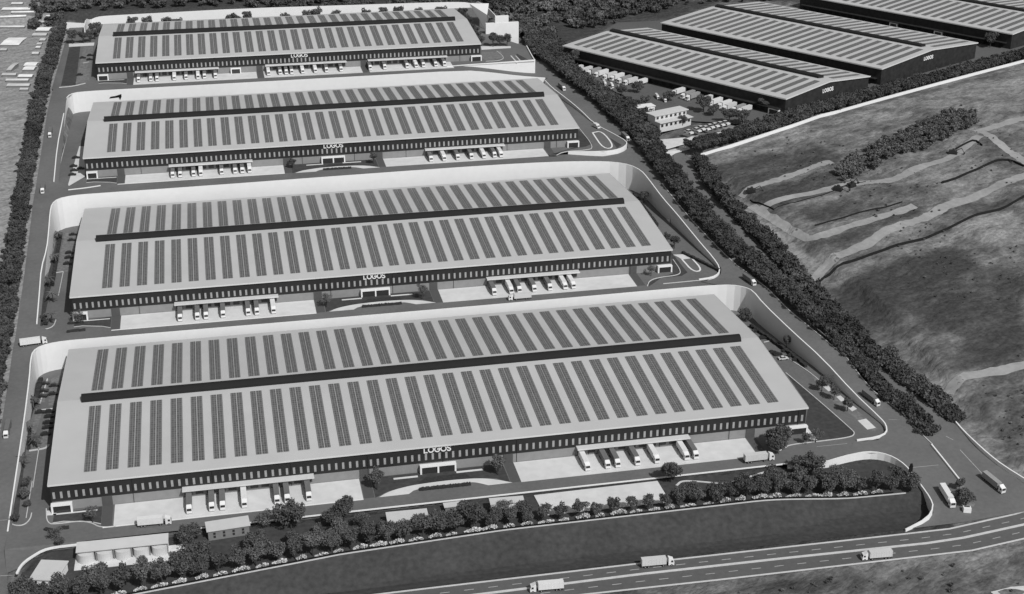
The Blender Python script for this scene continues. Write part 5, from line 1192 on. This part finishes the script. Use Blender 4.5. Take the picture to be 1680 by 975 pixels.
# ------------------------------------------------------------------ road furniture and site bits
mb = MB(); md = [G(u, v) for u, v in [(1528, 731), (1545, 752), (1560, 771), (1575, 790)]]; mb.wall([(x, y, z+.75) for x, y, z in md], lambda x, y, z: z-1.3, .6)
tag(mb.build('median_wall', M['white_wall']), 'low white dividing wall between entrance road and outer road', 'wall')
mb = MB(); rl = ROUT[6:-1]; mb.wall([(x+.5, y, z+.35) for x, y, z in rl], lambda x, y, z: z-.9, .35); tag(mb.build('road_parapet', M['kerb']), 'thin pale kerb wall between right road and middle tree belt', 'kerb wall')
mb = MB(); orr = [G(u, v) for u, v in [(1563, 688), (1580, 708), (1600, 731), (1622, 751), (1645, 769), (1690, 797)]]; mb.wall(smooth_poly([(x, y, z+(.7 if i < 2 else 1.7)) for i, (x, y, z) in enumerate(orr)], 1), lambda x, y, z: z-2.6, .6)
tag(mb.build('road_parapet', M['white_wall']), 'white kerb wall along the right edge of the outer road', 'kerb wall')
gr_ = [G(u, v) for u, v in [(1319, 526), (1333, 540), (1352, 556), (1370, 568), (1384, 580)]]; r = empty('guard_rail', gr_[0]); tag(r, 'short bright guard rail beside the right road, level with the nearest roof vent', 'guard rail')
o = MB(); o.wall([(x-gr_[0][0]+1.6, y-gr_[0][1], z-gr_[0][2]+1.1) for x, y, z in gr_], lambda x, y, z: z-.6, .2); o.build('rail', M['frame'], r)
for x, y, z in interp_poly(gr_, 6): p_ = MB(); p_.box(x-gr_[0][0]+1.5, x-gr_[0][0]+1.7, y-gr_[0][1]-.1, y-gr_[0][1]+.1, z-gr_[0][2]-.6, z-gr_[0][2]+.55); p_.build('post', M['trailer_mid'], r)
p = G(1487, 786, 0); p = (344.6, -38.5, H(344.6, -38.5)); r = empty('sign_board', p, .2); tag(r, 'narrow black upright board on the white parapet at the entrance bend', 'sign'); o = MB(); o.box(-.9, .9, -.2, .2, -2.5, 3.6); o.box(-.5, .5, -.25, .25, 3.6, 4.6); o.build('board', M['black'], r); o = MB(); o.box(-1.1, 1.1, -.4, .4, -2.6, .3); o.build('base', M['white_wall'], r)
p = G(1586, 839); r = empty('planter_box', (p[0], p[1], p[2]), -.3); tag(r, 'white planter box at the end of the road median', 'planter'); o = MB(); o.box(-1.5, 1.5, -1.1, 1.1, -.4, 1.9); o.build('box', M['white_wall'], r); o = MB(); o.box(-1.1, 1.1, .1, .95, 1.9, 1.94); o.build('soil', M['hedge'], r)
for u, v, sc, lab in [(1584, 830, .95, 'small dark tree behind the white planter at the median end'), (1573, 804, .7, 'thin small tree at the tip of the low dividing wall'), (1567, 822, .65, 'small bush tree beside the white lorry at the median end')]:
    p = G(u, v); put_tree('row', (p[0], p[1], p[2]-.3), lab, None, sc)
sheet('median_bed', [G(u, v)[:2] for u, v in [(1566, 790), (1578, 790), (1600, 828), (1592, 838), (1578, 836)]], lambda x, y: zR(y)+.05, M['paving'])
def silt(px, h, label, w=.5):
    pts = interp_poly(smooth_poly([G(u, v, -.4)[:2] for u, v in px], 1), 4); mb = MB(); mb.wall([(x, y, Z(x, y)+h) for x, y in pts], lambda x, y, z: z-h-.8, w); tag(mb.build('silt_fence', M['silt']), label, 'fence')
silt([(1336, 480), (1340, 464), (1356, 447), (1420, 427), (1500, 400), (1560, 373), (1690, 323)], 1.5, 'longest black silt fence, curling along the foot of the earth bank', .4)
silt([(1231, 326), (1250, 336), (1269, 346)], .8, 'short black silt fence at the left corner of the dark plot'); silt([(1269, 346), (1300, 337), (1367, 318), (1420, 300)], .5, 'thin black silt fence along the lower edge of the dark plot', .2)
silt([(1337, 376), (1380, 363), (1418, 350), (1480, 334)], .8, 'black silt fence in the middle of the rough plots', .3); silt([(1545, 300), (1575, 292), (1611, 277), (1640, 263), (1658, 262), (1680, 272)], 1.4, 'black silt fence hooked at its right end near the pale track'); silt([(1568, 245), (1584, 238), (1598, 234), (1611, 242)], 1.2, 'short hooked black silt fence below the grove')
def machine(u, v, rz, label):
    p = G(u, v, -.4); r = empty('site_vehicle', (p[0], p[1], Z(p[0], p[1])), rz); r.scale = (1.1,)*3; tag(r, label, 'machine')
    o = MB(); o.box(-1.4, 1.4, -2.2, 2.2, .9, 2.0); o.build('body', M['car_dark'], r); o = MB(); o.extrude_x([(-1.2, 2.0), (.6, 2.0), (.4, 3.2), (-.8, 3.2)], -1.1, .2); o.build('cab', M['glass'], r)
    for s in (-1, 1): o = MB(); o.extrude_x([(-2.3, 0), (2.3, 0), (2.6, .45), (2.3, .9), (-2.3, .9), (-2.6, .45)], s*1.15-.35, s*1.15+.35); o.build('track', M['tyre'], r)
    o = MB(); o.cyl((.6, -1.6, 1.9), (.6, -4.4, 3.6), .25, .2, 6); o.cyl((.6, -4.4, 3.6), (.6, -6.0, 1.2), .2, .15, 6); o.box(.1, 1.1, -6.5, -5.7, .5, 1.3); o.build('boom', M['car_dark'], r)
machine(1374, 316, .9, 'dark excavator on the middle track, left of its pair'); machine(1396, 311, 2.0, 'dark excavator on the middle track, right of its pair'); machine(1232, 317, 1.2, 'dark excavator at the left tip of the rough plots'); machine(1563, 252, 1.0, 'dark excavator below the right end of the grove')
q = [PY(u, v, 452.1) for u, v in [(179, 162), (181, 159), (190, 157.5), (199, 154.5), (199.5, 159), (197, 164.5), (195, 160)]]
mb = MB(); mb.face(q[::-1]); mb.face([(a[0], a[1]+.3, a[2]) for a in q])  # flat black hooked outline set against the face of the retaining wall
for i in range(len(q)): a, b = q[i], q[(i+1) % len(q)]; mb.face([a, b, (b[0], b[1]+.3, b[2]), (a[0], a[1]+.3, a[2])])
tag(mb.build('black_wall_shape', M['black']), 'black hooked shape on the white wall above the third warehouse, left end', 'bracket')
